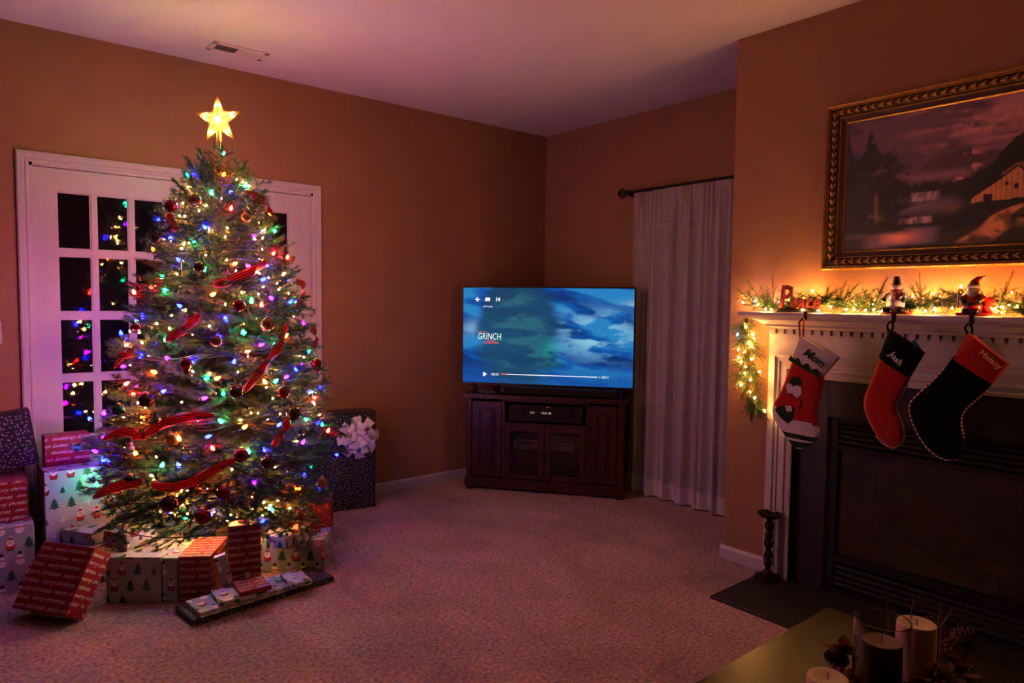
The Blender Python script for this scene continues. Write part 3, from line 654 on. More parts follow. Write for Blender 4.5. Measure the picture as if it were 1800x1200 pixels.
vt = thing('ceiling_vent', 'white louvred air register in the ceiling above the tree', 'vent', (-2.62, -.335, H))
vx, vy = .150, .070
VM = pm('white_vent_enamel', (.66,.60,.58), (.62,.56,.54), 20, .4)
part('frame', MB().bbox(-vx,vx,-vy,-vy+.026,-.008,0,.003).bbox(-vx,vx,vy-.026,vy,-.008,0,.003).bbox(-vx,-vx+.028,-vy,vy,-.008,0,.003).bbox(vx-.028,vx,-vy,vy,-.008,0,.003).box(-.006,.006,-vy+.02,vy-.02,-.006,-.001), VM, vt)
part('duct_shade_sheet', MB().box(-vx+.02,vx-.02,-vy+.02,vy-.02,-.0012,-.0004), BLKP, vt)  # thin black sheet stands in for the shade inside the duct
for sd in (-1, 1):
    me_ = MB().box(-.0006,.0006,-vy+.024,vy-.024,-.006,.005).xf(Matrix.Rotation(sd*-.75, 4, 'Y')).mesh('slat', VM)
    for k in range(11): link('slat', me_, vt, (sd*(.013+.0105*k), 0, -.0065))
sw = thing('light_switch', 'white light switch plate on the wall left of the doors', 'light switch', (-3.755, 0, 1.186))
part('plate', MB().bbox(-.058,.058,-.006,0,-.057,.057,.003), TRIM, sw)
for x in (-.023,.023): part('toggle', MB().bbox(x-.005,x+.005,-.016,-.004,-.006,.012,.002), TRIM, sw)

# ================================================================ CHRISTMAS TREE
TX, TY = -2.853, -.745
RZ = np.array([.14,.22,.30,.46,.60,.74,.90,1.06,1.27,1.49,1.70,1.84,1.93,2.02,2.08]); RR = np.array([.30,.42,.52,.585,.585,.555,.50,.475,.43,.365,.295,.235,.17,.09,.03])
def TR(z): return float(np.interp(z, RZ, RR))
def tree_hit(px, py, k=1.0):
    v = ray(px, py); best = None; bd = 9
    for Z in np.arange(2.2, 4.4, .01):
        P = CAM+v*Z; d = math.hypot(P[0]-TX, P[1]-TY)/max(TR(P[2]), .02)
        if d < k: return P
        if d < bd: bd = d; best = P
    return best
def needles(m, p0, p1, n, nl, rr, spread=.8, wdt=.0025):
    """needles set all around a twig from p0 to p1"""
    p0 = np.array(p0); p1 = np.array(p1); t = p1-p0; L = np.linalg.norm(t); t = t/L
    a = np.cross(t, (0, 0, 1.)); a = a/(np.linalg.norm(a)+1e-9); b = np.cross(t, a)
    vs = []; fs = []
    for k in range(n):
        s = (k+rr.random())/n; an = rr.random()*6.283; q = p0+t*L*s
        o = a*math.cos(an)*1.15+b*math.sin(an)*.8; d = t*(.75+.3*rr.random())*(1.1-spread*.5)+o*spread; d = d/np.linalg.norm(d)
        w_ = np.cross(d, t); w_ = w_/(np.linalg.norm(w_)+1e-9)*wdt*.5; l = nl*(.75+.5*rr.random())*(1.-.35*max(0, s-.85)/.15)
        i = len(vs); vs += [q+w_, q-w_, q+d*l]; fs.append((i, i+1, i+2))
    b0 = len(m.v); m.add(vs, fs)
def fir_branch(L, seed, dens=720., nl=.024):
    rr = np.random.default_rng(seed); m = MB()
    def droop(s): return np.array((s*L, .02*L*math.sin(3*s+seed), -.10*L*s*s+.05*L*s**3))
    nseg = 6; m.mi = 1
    m.tube([droop(s) for s in np.linspace(0, 1, nseg+1)], [.006*(1-.75*s)*(L/.5)**.5+.0008 for s in np.linspace(0, 1, nseg+1)], 5); 
    tw = []
    for k in range(nseg): tw.append((droop(k/nseg), droop((k+1)/nseg), k/nseg))
    nt_ = int(5+L*20)
    for k in range(nt_):
        s = .22+.74*(k+rr.random()*.5)/nt_; sd = 1 if k % 2 else -1; l = L*(.46*(1-s)+.13)*(.8+.4*rr.random())
        a = .80+.25*rr.random(); d = np.array((math.cos(a), sd*math.sin(a), -.06+.22*(rr.random()-.4))); p = droop(s); q = p+d*l
        m.mi = 1; m.tube([p, q], [.0022, .0008], 4, cap=False); tw.append((p, q, .5))
        for j in range(int(l/.055)):
            s2 = .3+.6*(j+rr.random())/max(1, int(l/.055)); sd2 = 1 if j % 2 else -1; a2 = a+(.7*sd2*sd)*sd if False else a
            d2 = d*.75+np.array((-d[1]*sd2*.65, d[0]*sd2*.65, .15*(rr.random()-.3))); p2 = p+d*l*s2; q2 = p2+d2*l*.38*(1.1-s2*.5); tw.append((p2, q2, .5))
    m.mi = 0
    for (p, q, s) in tw:
        l = np.linalg.norm(np.array(q)-np.array(p)); n = int(l*dens*(.25 if s < .2 else 1.))
        if n > 1: needles(m, p, q, n, nl, rr)
    return m
tree = thing('christmas_tree', 'tall green fir christmas tree lit with coloured lights before the doors', 'christmas tree', (TX, TY, 0))
part('trunk', MB().tube([(0,0,.05),(0,0,.8),(.004,0,1.5),(0,.004,2.06)], [.045,.036,.020,.006], 12), BARK, tree, smooth=True)
st_ = MB().lathe([(.10,.03),(.13,.05),(.14,.16),(.135,.16),(.12,.06),(.05,.045)], 24)
for k in range(4):
    a = k*math.pi/2+.3; st_.tube([(.11*math.cos(a), .11*math.sin(a), .10), (.20*math.cos(a), .20*math.sin(a), .03), (.24*math.cos(a), .24*math.sin(a), .008)], .012, 6)
part('tree_stand', st_, FELTG, tree, smooth=True)
BRV = {}
for cls, L in (('s', .22), ('m', .36), ('l', .52), ('x', .64)):
    BRV[cls] = [(L, fir_branch(L, 10*i+len(BRV)*100+3).mesh('branch', [NEED, BARK], fix=False)) for i in range(4)]
nb = 0; zz = .25
while zz < 2.03 and nb < 296:
    R_ = TR(zz); up = math.radians(np.interp(zz, [.2,.5,1.0,1.5,1.85,2.03], [-16,-4,10,22,42,70]))
    cnt = int(np.interp(zz, [.25,.5,1.2,1.7,2.0], [8,13,12,9,6])); a0 = rng.random()*6.28
    for k in range(cnt):
        if nb >= 296: break
        a = a0+2*math.pi*(k+.35*(rng.random()-.5))/cnt; z = zz+rng.normal(0, .018)
        want = R_*(.94+.14*rng.random())/max(math.cos(up), .42); cls = 's' if want < .28 else 'm' if want < .44 else 'l' if want < .58 else 'x'
        L, me_ = BRV[cls][rng.integers(4)]; sc = want/L*(1-.16*max(0, math.cos(a-math.atan2(CAM[1]-TY, CAM[0]-TX)))*float(np.interp(z, [.3, .7], [1, 0]))); zb = max(z-want*math.sin(up)*.75, .12) if up > 0 else z-want*math.sin(up)*.7
        o = link('branch', me_, tree, (0, 0, zb), (rng.normal(0, .35), -up+rng.normal(0, .06), a)); o.scale = (sc, min(sc*1.05, 1.25), min(sc, 1.1)); nb += 1
    zz += float(np.interp(zz, [.2, 1.0, 1.7, 2.0], [.072, .074, .062, .045]))
for k in range(3):
    o = link('branch', BRV['s'][k][1], tree, (0, 0, 1.90), (0, -1.25+.12*k, 2.1*k+.4)); o.scale = (.62,)*3

# star tree topper
SP = dep(384.5, 211, 3.40)
STARG = glow('star_lit_plastic', (1.0, .46, .13), S_STAR*.032); STARH = glow('star_bulb', (1.0, .55, .22), S_STAR*22)
sr = math.atan2(fw[0], fw[1])
star = thing('tree_topper_star', 'glowing golden five pointed star on top of the tree', 'star topper', SP, -sr)
def star_pts(R, r, rot=0.): return [((R if k % 2 == 0 else r)*math.sin(rot+math.pi*k/5), (R if k % 2 == 0 else r)*math.cos(rot+math.pi*k/5)) for k in range(10)]
tilt = .05
pl_ = star_pts(.114, .048, -tilt)
m = MB(); vs = [(u, 0, v) for u, v in pl_]+[(0, -.022, 0), (0, .022, 0)]
m.add(vs, [(k, (k+1) % 10, 10) for k in range(10)]+[((k+1) % 10, k, 11) for k in range(10)])
part('star_body', m, STARG, star)
m = MB()
for k in range(10):
    a, b = pl_[k], pl_[(k+1) % 10]; m.tube([(a[0], 0, a[1]), (b[0], 0, b[1])], .0035, 6)
for k in range(5):
    a = pl_[2*k]; m.tube([(0, -.023, 0), (a[0], -.001, a[1])], .002, 5)
part('star_rim', m, pm('gold_wire', (.7,.36,.10), (.6,.3,.08), 30, .3, metal=.7), star)
for k in range(5):
    a = pl_[2*k]; part('star_bulb', MB().tube([(a[0]*.62, -.016, a[1]*.62), (a[0]*.62, -.010, a[1]*.62), (a[0]*.62, .010, a[1]*.62), (a[0]*.62, .016, a[1]*.62)], [.003, .0062, .0062, .003], 10), STARH, star, smooth=True)
part('star_bulb', MB().ball((0, 0, 0), .016, 16, (1, 2.0, 1)), STARH, star, smooth=True)
part('star_socket', MB().lathe([(.012,-.135),(.014,-.12),(.012,-.05),(.006,-.03)], 12), pm('amber_plastic', (.5,.25,.08), (.45,.2,.06), 20, .35), star, smooth=True)
part('zip_tie', MB().tube([(-.018,-.01,-.15),(-.022,-.012,-.10),(-.016,-.004,-.07)], .003, 5).tube([(.016,-.014,-.16),(.018,-.014,-.11),(.008,-.014,-.105),(.006,-.014,-.16)], .003, 5), WIRE, star)

# ---- light strings on the tree
def bulb_mesh(name, mat, r=.0078, l=.027):
    b = MB(); b.mi = 0; b.lathe([(.0015,l),(r*.55,l*.84),(r*.95,l*.55),(r,l*.35),(r*.75,l*.1),(r*.55,0)], 8); b.mi = 1
    b.lathe([(r*.62,-.010),(r*.70,-.008),(r*.70,.001),(r*.5,.002)], 8); return b.mesh(name, [mat, WIRE], True)
BC = {'b': (.0008,.0022,1.0), 'g': (.0010,.42,.12), 'r': (1.0,.004,.002), 'o': (1.0,.06,.0015), 'p': (.16,.0010,.9), 'm': (.9,.0015,.35), 'l': (.05,.18,.9), 'w': (1.0,.36,.075)}
def rnd_rot(): return (rng.uniform(-1.2, 1.2), rng.uniform(-1.2, 1.2), rng.uniform(0, 6.28))
BLB = {k: bulb_mesh('bulb', glow('lit_bulb_'+{'b':'blue','g':'green','r':'red','o':'orange','p':'purple','m':'magenta','l':'pale_blue','w':'warm_white'}[k], c, S_TREE*(.62 if k == 'b' else .48 if k in 'plm' else .95 if k == 'g' else 1.))) for k, c in BC.items() if k != 'w'}
SEEN = '''337 308 b;372 343 g;393 310 o;405 370 r;363 402 b;342 427 g;450 417 p;480 407 g;390 272 g;318 460 b;410 465 o;358 478 g;263 505 r;293 512 g;458 493 b;402 495 m;480 527 p;507 533 b;518 533 g;460 540 r;442 533 g;338 567 m;398 563 b;425 588 g;480 448 r;430 330 g;407 338 b;213 590 b;226 618 m;246 631 b;297 632 p;293 599 g;218 677 r;283 690 b;396 694 g;354 701 p;455 607 p;431 619 r;481 607 g;499 593 o;522 654 b;501 664 p;481 673 g;468 675 o;392 743 g;541 739 g;555 745 b;522 721 o;361 769 b;316 775 o;376 791 r;468 794 b;440 796 g;531 780 p;160 738 b;172 794 p;426 753 o;340 637 b;235 695 r;544 692 l;360 667 g;377 667 o;388 590 b;426 589 g;488 749 b;256 737 o;284 822 g;315 822 b;294 906 b;371 903 b;329 910 g;481 898 g;456 917 b;421 931 o;500 880 r;547 821 g;535 838 b;182 812 b;191 812 b;212 863 o;300 420 b;440 470 p;470 470 b;505 455 r;370 520 o;320 540 b;250 560 b;275 655 o;190 770 m;240 800 o;345 740 r;410 640 b;555 700 r;575 760 r;540 620 g;400 865 o;450 850 p;520 860 o;350 860 r'''
mst = thing('multicolour_light_string', 'string of large multicoloured bulbs wound around the tree', 'string lights', (TX, TY, .0))
front = []
for t in SEEN.split(';'):
    x, y, c = t.split(); P = tree_hit(float(x), float(y), float(np.interp(float(y), [0, 740, 840, 930], [.91, .89, .74, .60]))); front.append((P, c))
PAL = 'bbgrropplgbm'
allb = list(front)
for k in range(100):
    z = .30+1.68*(k+.5)/100; a = 2.399*k; R_ = TR(z)*.98; P = np.array((TX+R_*math.cos(a), TY+R_*math.sin(a), z)); d = (P[:2]-np.array((TX, TY)))@(CAM[:2]-np.array((TX, TY)))
    if -.72*R_*np.linalg.norm(CAM[:2]-np.array((TX, TY))) < d < .10*R_: allb.append((P, PAL[k % len(PAL)]))
for P, c in allb: link('bulb', BLB[c], mst, tuple(P-np.array((TX, TY, 0))), rnd_rot())
def spiral(turns, z0, z1, k, jit, r, seed):
    rr = np.random.default_rng(seed); pts = []
    for t in np.linspace(0, 1, int(turns*28)):
        z = z0+(z1-z0)*t; a = turns*6.283*t+seed; R_ = TR(z)*k*(1+rr.normal(0, jit)); pts.append((R_*math.cos(a), R_*math.sin(a), z+rr.normal(0, .006)))
    return MB().tube(pts, r, 5)
part('cord', spiral(11, .28, 2.0, .90, .03, .0022, 2), WIRE, mst)
wst = thing('warm_light_string', 'string of small warm white bulbs nestled inside the tree', 'string lights', (TX, TY, .0))
WB = bulb_mesh('bulb', glow('lit_bulb_warm_white', BC['w'], S_MINI), .0026, .010)
nw = 0; k = 0
while nw < 205:
    z = .30+1.66*rng.random()**1.6; z = min(z, 1.98); a = rng.random()*6.283; R_ = TR(z)*rng.choice([.55,.70,.82,.92], p=[.15,.3,.35,.2])
    if nw >= 150: a = math.atan2(CAM[1]-TY, CAM[0]-TX)+rng.choice([-1, 1])*rng.uniform(1.2, 2.4)
    if nw < 150:
        a = math.atan2(CAM[1]-TY, CAM[0]-TX)+rng.uniform(-1.35, 1.35)
    R_ = min(R_, .22+.52*max(0, z-.30)) if math.cos(a-math.atan2(CAM[1]-TY, CAM[0]-TX)) > -.2 else min(R_, .50)
    link('bulb', WB, wst, (R_*math.cos(a), R_*math.sin(a), z), rnd_rot()); nw += 1
for k in range(26):
    a = math.atan2(CAM[1]-TY, CAM[0]-TX)+rng.uniform(-1.5, 1.5); R_ = rng.uniform(.20, .36); link('bulb', WB, wst, (R_*math.cos(a), R_*math.sin(a), rng.uniform(.31, .44)), rnd_rot())
part('cord', spiral(12, .26, 2.0, .84, .04, .0018, 5), WIRE, wst)

# ---- ornaments
def om(nm, c1, c2, metal=.7, rough=.16): return pm(nm, c1, c2, 15, rough, metal=metal, spec=.5)
OM = {'dr': om('dark_red_ornament', (.22,.010,.010), (.17,.008,.008)), 'br': om('bronze_ornament', (.30,.13,.06), (.22,.09,.04)), 'bk': om('brown_ornament', (.07,.035,.022), (.05,.025,.016)), 'go': om('gold_ornament', (.55,.28,.07), (.45,.22,.05)), 'gn': om('green_ornament', (.02,.10,.04), (.015,.07,.03))}
CAPM = pm('ornament_cap_brass', (.6,.38,.12), (.5,.3,.1), 30, .3, metal=.9)
ON = {'dr': 'dark red', 'br': 'bronze', 'bk': 'brown', 'go': 'gold', 'gn': 'green'}
def ornament(px, py, r, mt, where, k=1.04, kind='ball'):
    P = tree_hit(px, py, k); o = thing('ornament', '%s %s ornament %s' % (ON[mt], kind, where), 'ornament', P, rng.random()*6, 'ornaments hanging on the tree')
    if kind == 'ball': b = MB().ball((0,0,0), r, 24)
    elif kind == 'teardrop': b = MB().lathe([(.001,-r*1.9),(r*.35,-r*1.3),(r*.85,-r*.3),(r,r*.2),(r*.8,r*.7),(r*.3,r)], 20)
    else: b = MB().ball((0,0,0), r, 20, (1,1,.55))
    part(kind.replace(' ', '_'), b, OM[mt], o, smooth='all')
    zt = r*(.55 if kind == 'onion' else 1.)
    part('cap', MB().lathe([(r*.26,zt*.94),(r*.28,zt*.98),(r*.28,zt*1.12),(r*.2,zt*1.15)], 14), CAPM, o, smooth=True)
    part('hook', MB().tube([(0,0,zt*1.1),(.004,0,zt*1.1+.008),(0,0,zt*1.1+.014),(-.004,0,zt*1.1+.02),(0,.01,zt*1.1+.03)], .0008, 5), CAPM, o)
ORN = [(300,362,.031,'dr','at the upper left edge of the tree','ball'),(343,352,.034,'br','near the top of the tree beside a green bulb','ball'),(276,418,.030,'bk','at the left edge below the topmost balls','ball'),(470,570,.036,'br','on the right half at middle height','ball'),(424,800,.036,'dr','on the end of the low red ribbon','ball'),(297,885,.040,'bk','low on the left just above the presents','ball'),(357,908,.038,'dr','at the bottom of the tree between two blue bulbs','ball'),(392,866,.034,'dr','low in the middle below the red ribbon','ball'),(415,690,.034,'bk','in the centre of the tree beside a green bulb','ball'),(516,727,.036,'bk','on the right half above the short ribbon','ball'),(470,812,.032,'bk','low on the right half under a blue bulb','ball'),(257,703,.036,'bk','on the left half above the long ribbon','ball'),(567,848,.030,'br','at the lower right edge of the tree','ball'),(327,640,.030,'dr','left of centre beside a purple bulb','teardrop'),(420,538,.032,'dr','in the upper centre left of a red bulb','ball'),(432,382,.026,'go','upper right close below the star','ball'),(498,690,.032,'dr','on the right edge area beside green bulbs','ball'),(240,575,.030,'dr','at the left edge above the magenta bulb','onion'),(208,720,.030,'gn','at the far left edge of the tree','ball'),(300,770,.028,'go','left of centre beneath the long ribbon','teardrop'),(556,640,.030,'dr','at the right edge below the ribbon loop','teardrop'),(350,470,.028,'bk','in the upper middle below two blue bulbs','ball'),(230,840,.032,'gn','low at the left above the white box','onion'),(530,905,.030,'br','at the bottom right over the red box','ball'),(380,600,.028,'br','in the middle between blue bulbs','ball')]
for (x, y, r, mt, wh, kd) in ORN: ornament(x, y, r*.88, mt, wh, kind=kd)
o = thing('ornament', 'red and white candy cane ornament on the left half of the tree', 'ornament', tree_hit(318, 470, 1.04), .8, 'ornaments hanging on the tree')
cc = [(0, 0, .03*t) for t in np.linspace(-1.2, .7, 7)]+[(.012-.012*math.cos(a), 0, .021+.012*math.sin(a)) for a in np.linspace(.4, 3.1, 7)]
m = MB(); m.tube(cc, .0038, 8); m.m = [(i//24) % 2 for i in range(len(m.f))]; part('cane', m, [RED, WHT], o, smooth=True)
o = thing('ornament', 'small snowman ornament hanging at the lower left of the tree', 'ornament', tree_hit(228, 790, 1.05), -.5, 'ornaments hanging on the tree')
part('body', MB().ball((0,0,0), .020, 14).ball((0,0,.026), .014, 14), WHT, o, smooth='all'); part('hat', MB().lathe([(.016,.036),(.016,.038),(.010,.039),(.010,.052),(.001,.053)], 14), BLK, o); part('scarf', MB().lathe([(.011,.013),(.014,.016),(.011,.019)], 14), RED, o)

# ---- ribbon
def ribbon_mat():
    m = bpy.data.materials.new('sheer_red_striped_ribbon'); m.use_nodes = True; nt = m.node_tree; b = nt.nodes['Principled BSDF']; N = nt.nodes.new; L = nt.links.new
    uv = N('ShaderNodeUVMap'); sp = N('ShaderNodeSeparateXYZ'); L(uv.outputs[0], sp.inputs[0])
    mm = N('ShaderNodeMath'); mm.operation = 'MULTIPLY'; mm.inputs[1].default_value = 4.; L(sp.outputs['Y'], mm.inputs[0])
    fr = N('ShaderNodeMath'); fr.operation = 'FRACT'; L(mm.outputs[0], fr.inputs[0])
    lt = N('ShaderNodeMath'); lt.operation = 'LESS_THAN'; lt.inputs[1].default_value = .40; L(fr.outputs[0], lt.inputs[0])
    mx = N('ShaderNodeMix'); mx.data_type = 'RGBA'; L(lt.outputs[0], mx.inputs['Factor']); mx.inputs['A'].default_value = (.62,.025,.03,1); mx.inputs['B'].default_value = (.035,.003,.005,1); L(mx.outputs['Result'], b.inputs['Base Color'])
    b.inputs['Roughness'].default_value = .45; b.inputs['Sheen Weight'].default_value = .3
    t = N('ShaderNodeBsdfTranslucent'); L(mx.outputs['Result'], t.inputs[0]); ms_ = N('ShaderNodeMixShader'); ms_.inputs[0].default_value = .5; L(b.outputs[0], ms_.inputs[1]); L(t.outputs[0], ms_.inputs[2]); L(ms_.outputs[0], nt.nodes['Material Output'].inputs[0]); return m
RIB = ribbon_mat()
rbn = thing('ribbon_garland', 'wide red ribbon with dark stripes draped in swags around the tree', 'ribbon', (TX, TY, 0))
def swag(pxs, wpx=17, k=.985, twist=.35):
    q = [tree_hit(x, y, k) for x, y in pxs]; n = 26; q = np.array(q); s = np.linspace(0, len(q)-1, n)
    P = np.stack([np.interp(s, range(len(q)), q[:, i]) for i in range(3)], 1)
    for _ in range(2): P[1:-1] = (P[:-2]+2*P[1:-1]+P[2:])/4
    m = MB(); hw = wpx*3.1/FPX*.5; vs = []; W = 5
    for i in range(n):
        t = P[min(i+1, n-1)]-P[max(i-1, 0)]; t = t/np.linalg.norm(t); o = P[i]-np.array((TX, TY, P[i][2])); o = o/np.linalg.norm(o)
        side = np.cross(t, o); side = side/np.linalg.norm(side); an = twist*math.sin(i*.5); sd = side*math.cos(an)+o*math.sin(an); e = 1-.55*(abs(i/(n-1)-.5)*2)**6
        for j in range(W):
            c = (j/(W-1)-.5)*2; vs.append(P[i]+sd*hw*c*e+o*(.006*math.sin(i*.8+c*1.5)+.004*(1-c*c)))
    m.add(vs, [(i*W+j, i*W+j+1, (i+1)*W+j+1, (i+1)*W+j) for i in range(n-1) for j in range(W-1)])
    ob = part('swag', m, RIB, rbn, smooth='all', world=True)
    uvl = ob.data.uv_layers.new(name='UVMap')
    for p in ob.data.polygons:
        for li in p.loop_indices:
            vi = ob.data.loops[li].vertex_index; uvl.data[li].uv = ((vi//W)/(n-1), (vi % W)/(W-1))
    sol = ob.modifiers.new('cloth_thickness', 'SOLIDIFY'); sol.thickness = .0006
for q in ([(375,500),(400,495),(440,478),(468,460)], [(291,597),(310,588),(330,572),(352,552)], [(428,688),(455,655),(480,622),(496,600),(504,568)], [(203,645),(212,625),(240,616)], [(182,770),(215,757),(240,764),(258,768)], [(250,766),(280,747),(320,733),(378,730)], [(480,784),(500,755),(514,722)], [(165,872),(190,860),(225,850),(252,845)], [(266,850),(300,858),(340,846),(375,826),(414,806)], [(430,336),(455,346),(470,362),(478,380)], [(520,540),(534,520),(533,500),(518,492)], [(548,612),(558,600),(552,582),(543,576)], [(295,375),(305,395),(312,405)]): swag(q)

# ================================================================ PRESENTS
INK = [GRN, RED, WHT, SKIN, YEL, BLK, GREY]
PAPER = {'merry': pm('red_wrapping_paper', (.25,.010,.012), (.21,.008,.010), 12, .42), 'leaf': pm('black_wrapping_paper', (.016,.016,.018), (.012,.012,.014), 12, .45),
         'santa': pm('white_wrapping_paper', (.42,.42,.44), (.38,.38,.41), 9, .42), 'snow': pm('pale_blue_wrapping_paper', (.32,.34,.36), (.28,.30,.32), 9, .42),
         'knit': pm('red_knit_wrapping_paper', (.36,.014,.012), (.30,.010,.010), 12, .45)}
def circ(x, y, r, n=10, sx=1., sy=1.): return [(x+r*sx*math.cos(6.2832*k/n), y+r*sy*math.sin(6.2832*k/n)) for k in range(n)]
def mot_tree(s): return [([(-.05*s,0),(.05*s,0),(.05*s,.12*s),(-.05*s,.12*s)], 5)]+[([(-w_*s, b*s), (w_*s, b*s), (0, (b+.34)*s)], 0) for w_, b in ((.34,.10),(.28,.30),(.20,.50))]+[(circ(0, .88*s, .07*s, 5), 4)]
def mot_santa(s): return [(circ(0, .26*s, .27*s, 10), 1), (circ(0, .50*s, .22*s, 10), 2), (circ(0, .60*s, .14*s, 8), 3), ([(-.18*s,.68*s),(.18*s,.68*s),(.02*s,.98*s)], 1), ([(-.19*s,.64*s),(.19*s,.64*s),(.19*s,.71*s),(-.19*s,.71*s)], 2), (circ(.05*s, .98*s, .06*s, 6), 2), ([(-.2*s,0),(-.04*s,0),(-.04*s,.08*s),(-.2*s,.08*s)], 5), ([(.04*s,0),(.2*s,0),(.2*s,.08*s),(.04*s,.08*s)], 5)]
def mot_snow(s): return [(circ(0, .25*s, .27*s, 10), 2), (circ(0, .62*s, .19*s, 10), 2), ([(-.17*s,.74*s),(.17*s,.74*s),(.17*s,.79*s),(-.17*s,.79*s)], 5), ([(-.11*s,.79*s),(.11*s,.79*s),(.11*s,.98*s),(-.11*s,.98*s)], 5), ([(-.18*s,.42*s),(.18*s,.42*s),(.18*s,.50*s),(-.18*s,.50*s)], 1), ([(0,.60*s),(.14*s,.62*s),(0,.65*s)], 4)]
def mot_flake(s): return [([(-.03*s,0),(.03*s,0),(.03*s,.5*s),(-.03*s,.5*s)], 2), ([(-.25*s,.22*s),(.25*s,.22*s),(.25*s,.28*s),(-.25*s,.28*s)], 2)]
def print_face(m, fr, W, Hh, paper, rr, flip=False):
    e = .0006
    def put(poly, ink, lay, cx, cy, an=0.):
        c, s = math.cos(an), math.sin(an); q = [(cx+x*c-y*s, cy+x*s+y*c) for x, y in poly]
        for ax, lim, sg in ((0, .002, 1), (0, W-.002, -1), (1, .002, 1), (1, Hh-.002, -1)):
            o_ = []
            for i in range(len(q)):
                a, b = q[i-1], q[i]; ia, ib = (a[ax]-lim)*sg >= 0, (b[ax]-lim)*sg >= 0
                if ia != ib: t = (lim-a[ax])/(b[ax]-a[ax]); o_.append((a[0]+(b[0]-a[0])*t, a[1]+(b[1]-a[1])*t))
                if ib: o_.append(b)
            q = o_
            if len(q) < 3: return
        m.mi = ink; m.add([fr(a, b, e*(1+.35*lay)) for a, b in q], [tuple(range(len(q)))])
    if paper == 'merry':
        t = text_mb('merry christmas', .026, .42); tw = width(t)+.016; j = 0; y = .010
        while y < Hh-.012:
            x = -.5*tw*(j % 2)-rr.random()*.02+.004
            while x < W:
                fs = []; 
                for f in t.f:
                    q = [(x+t.v[i][0], y+t.v[i][1]) for i in f]
                    if flip: q = [(W-a, Hh-b) for a, b in q]
                    if all(.001 < a < W-.001 and .001 < b < Hh-.001 for a, b in q): fs.append(q)
                m.mi = 2
                for q in fs: m.add([fr(a, b, e) for a, b in q], [tuple(range(len(q)))])
                x += tw
            y += .034; j += 1
    elif paper == 'leaf':
        g = .0185
        for i in range(int(W/g)):
            for j in range(int(Hh/g)):
                cx, cy = (i+.5+rr.uniform(-.4, .4))*g, (j+.5+rr.uniform(-.4, .4))*g
                put([(-.0068,0),(-.0025,.0028),(.0025,.0028),(.0068,0),(.0025,-.0028),(-.0025,-.0028)], 6, 0, cx, cy, rr.random()*3.14)
    elif paper == 'knit':
        g = .014
        for j in range(int(Hh/.012)):
            for i in range(int(W/g)): put([(-.005,-.002),(.005,-.002),(.005,.002),(-.005,.002)], 4 if (i+j) % 5 == 0 else 5, 0, (i+.5+.5*(j % 2))*g, (j+.5)*.012)
    else:
        g = .070; ms = [mot_tree, mot_santa, mot_tree, mot_santa, mot_flake] if paper == 'santa' else [mot_snow, mot_tree, mot_snow, mot_santa]; k = 0
        for j in range(int(Hh/g)+2):
            for i in range(int(W/g)+2):
                cx, cy = (i-.1+.5*(j % 2))*g+.01, (j-.4)*g*1.05+.012; k += 1; s = g*(.95 if ms[k % len(ms)] != mot_flake else .6)
                for lay, (p, ink) in enumerate(ms[(i*2+j*3) % len(ms)](s)): put(p, ink, lay, cx, cy)
NG = [0]
GIFTS = []
def gift(label, M, W, D, Hh, paper, group='wrapped presents around the tree', flip=False, faces='ftrl'):
    NG[0] += 1; rr = np.random.default_rng(NG[0]); g = thing('wrapped_present', label, 'present', group=group, M=M)
    GIFTS.append((Matrix(M).inverted(), W, D, Hh)); part('wrapping', MB().bbox(0, W, 0, D, 0, Hh, .0025), PAPER[paper], g)
    m = MB()
    if 'f' in faces: print_face(m, lambda a, b, e: (a, -e, b), W, Hh, paper, rr, flip)
    if 't' in faces: print_face(m, lambda a, b, e: (a, b, Hh+e), W, D, paper, rr)
    if 'r' in faces: print_face(m, lambda a, b, e: (W+e, a, b), D, Hh, paper, rr)
    if 'l' in faces: print_face(m, lambda a, b, e: (-e, D-a, b), D, Hh, paper, rr)
    if m.v: 
        o = link('print', m.mesh('print', INK, fix=False), g); o['kind'] = 'stuff'
    # folded paper ends and the seam on the back
    fo = MB(); t = .0009
    for (x0, sx) in ((0, -1), (W, 1)):
        fo = MB()
        fo.prism([(.004, .004), (D-.004, .004), (D/2, min(Hh*.62, D*.55))], lambda a, b, q, x0=x0, sx=sx: (x0+sx*q, a, b), -.0002, t)
        part('end_fold', fo, PAPER[paper], g)
    part('tape', MB().box(W*.45, W*.45+.02, D-.0002, D+.0006, Hh*.3, Hh*.3+.04), pm('clear_tape', (.6,.58,.5), (.55,.53,.46), 10, .2), g)
    return g
def frame_px(pl, pr, z0, zr=None):
    P = fl(*pl, z0); Q = fl(*pr, z0 if zr is None else zr); x = Q-P; x[2] = 0; W = np.linalg.norm(x); x = x/W; y = np.array((-x[1], x[0], 0)); return P, x, y, W
def mat4(P, x, y, z): return Matrix(((x[0], y[0], z[0], P[0]), (x[1], y[1], z[1], P[1]), (x[2], y[2], z[2], P[2]), (0, 0, 0, 1)))
ZUP = np.array((0, 0, 1.))
def gift_px(label, pl, pr, ytop, D, paper, z0=0., Hh=None, W=None, **k):
    P, x, y, w0 = frame_px(pl, pr, z0); P[2] = z0
    if Hh is None: Hh = zat(P, ytop)-z0
    gift(label, mat4(P, x, y, ZUP), W or w0, D, Hh, paper, **k); return Hh+z0
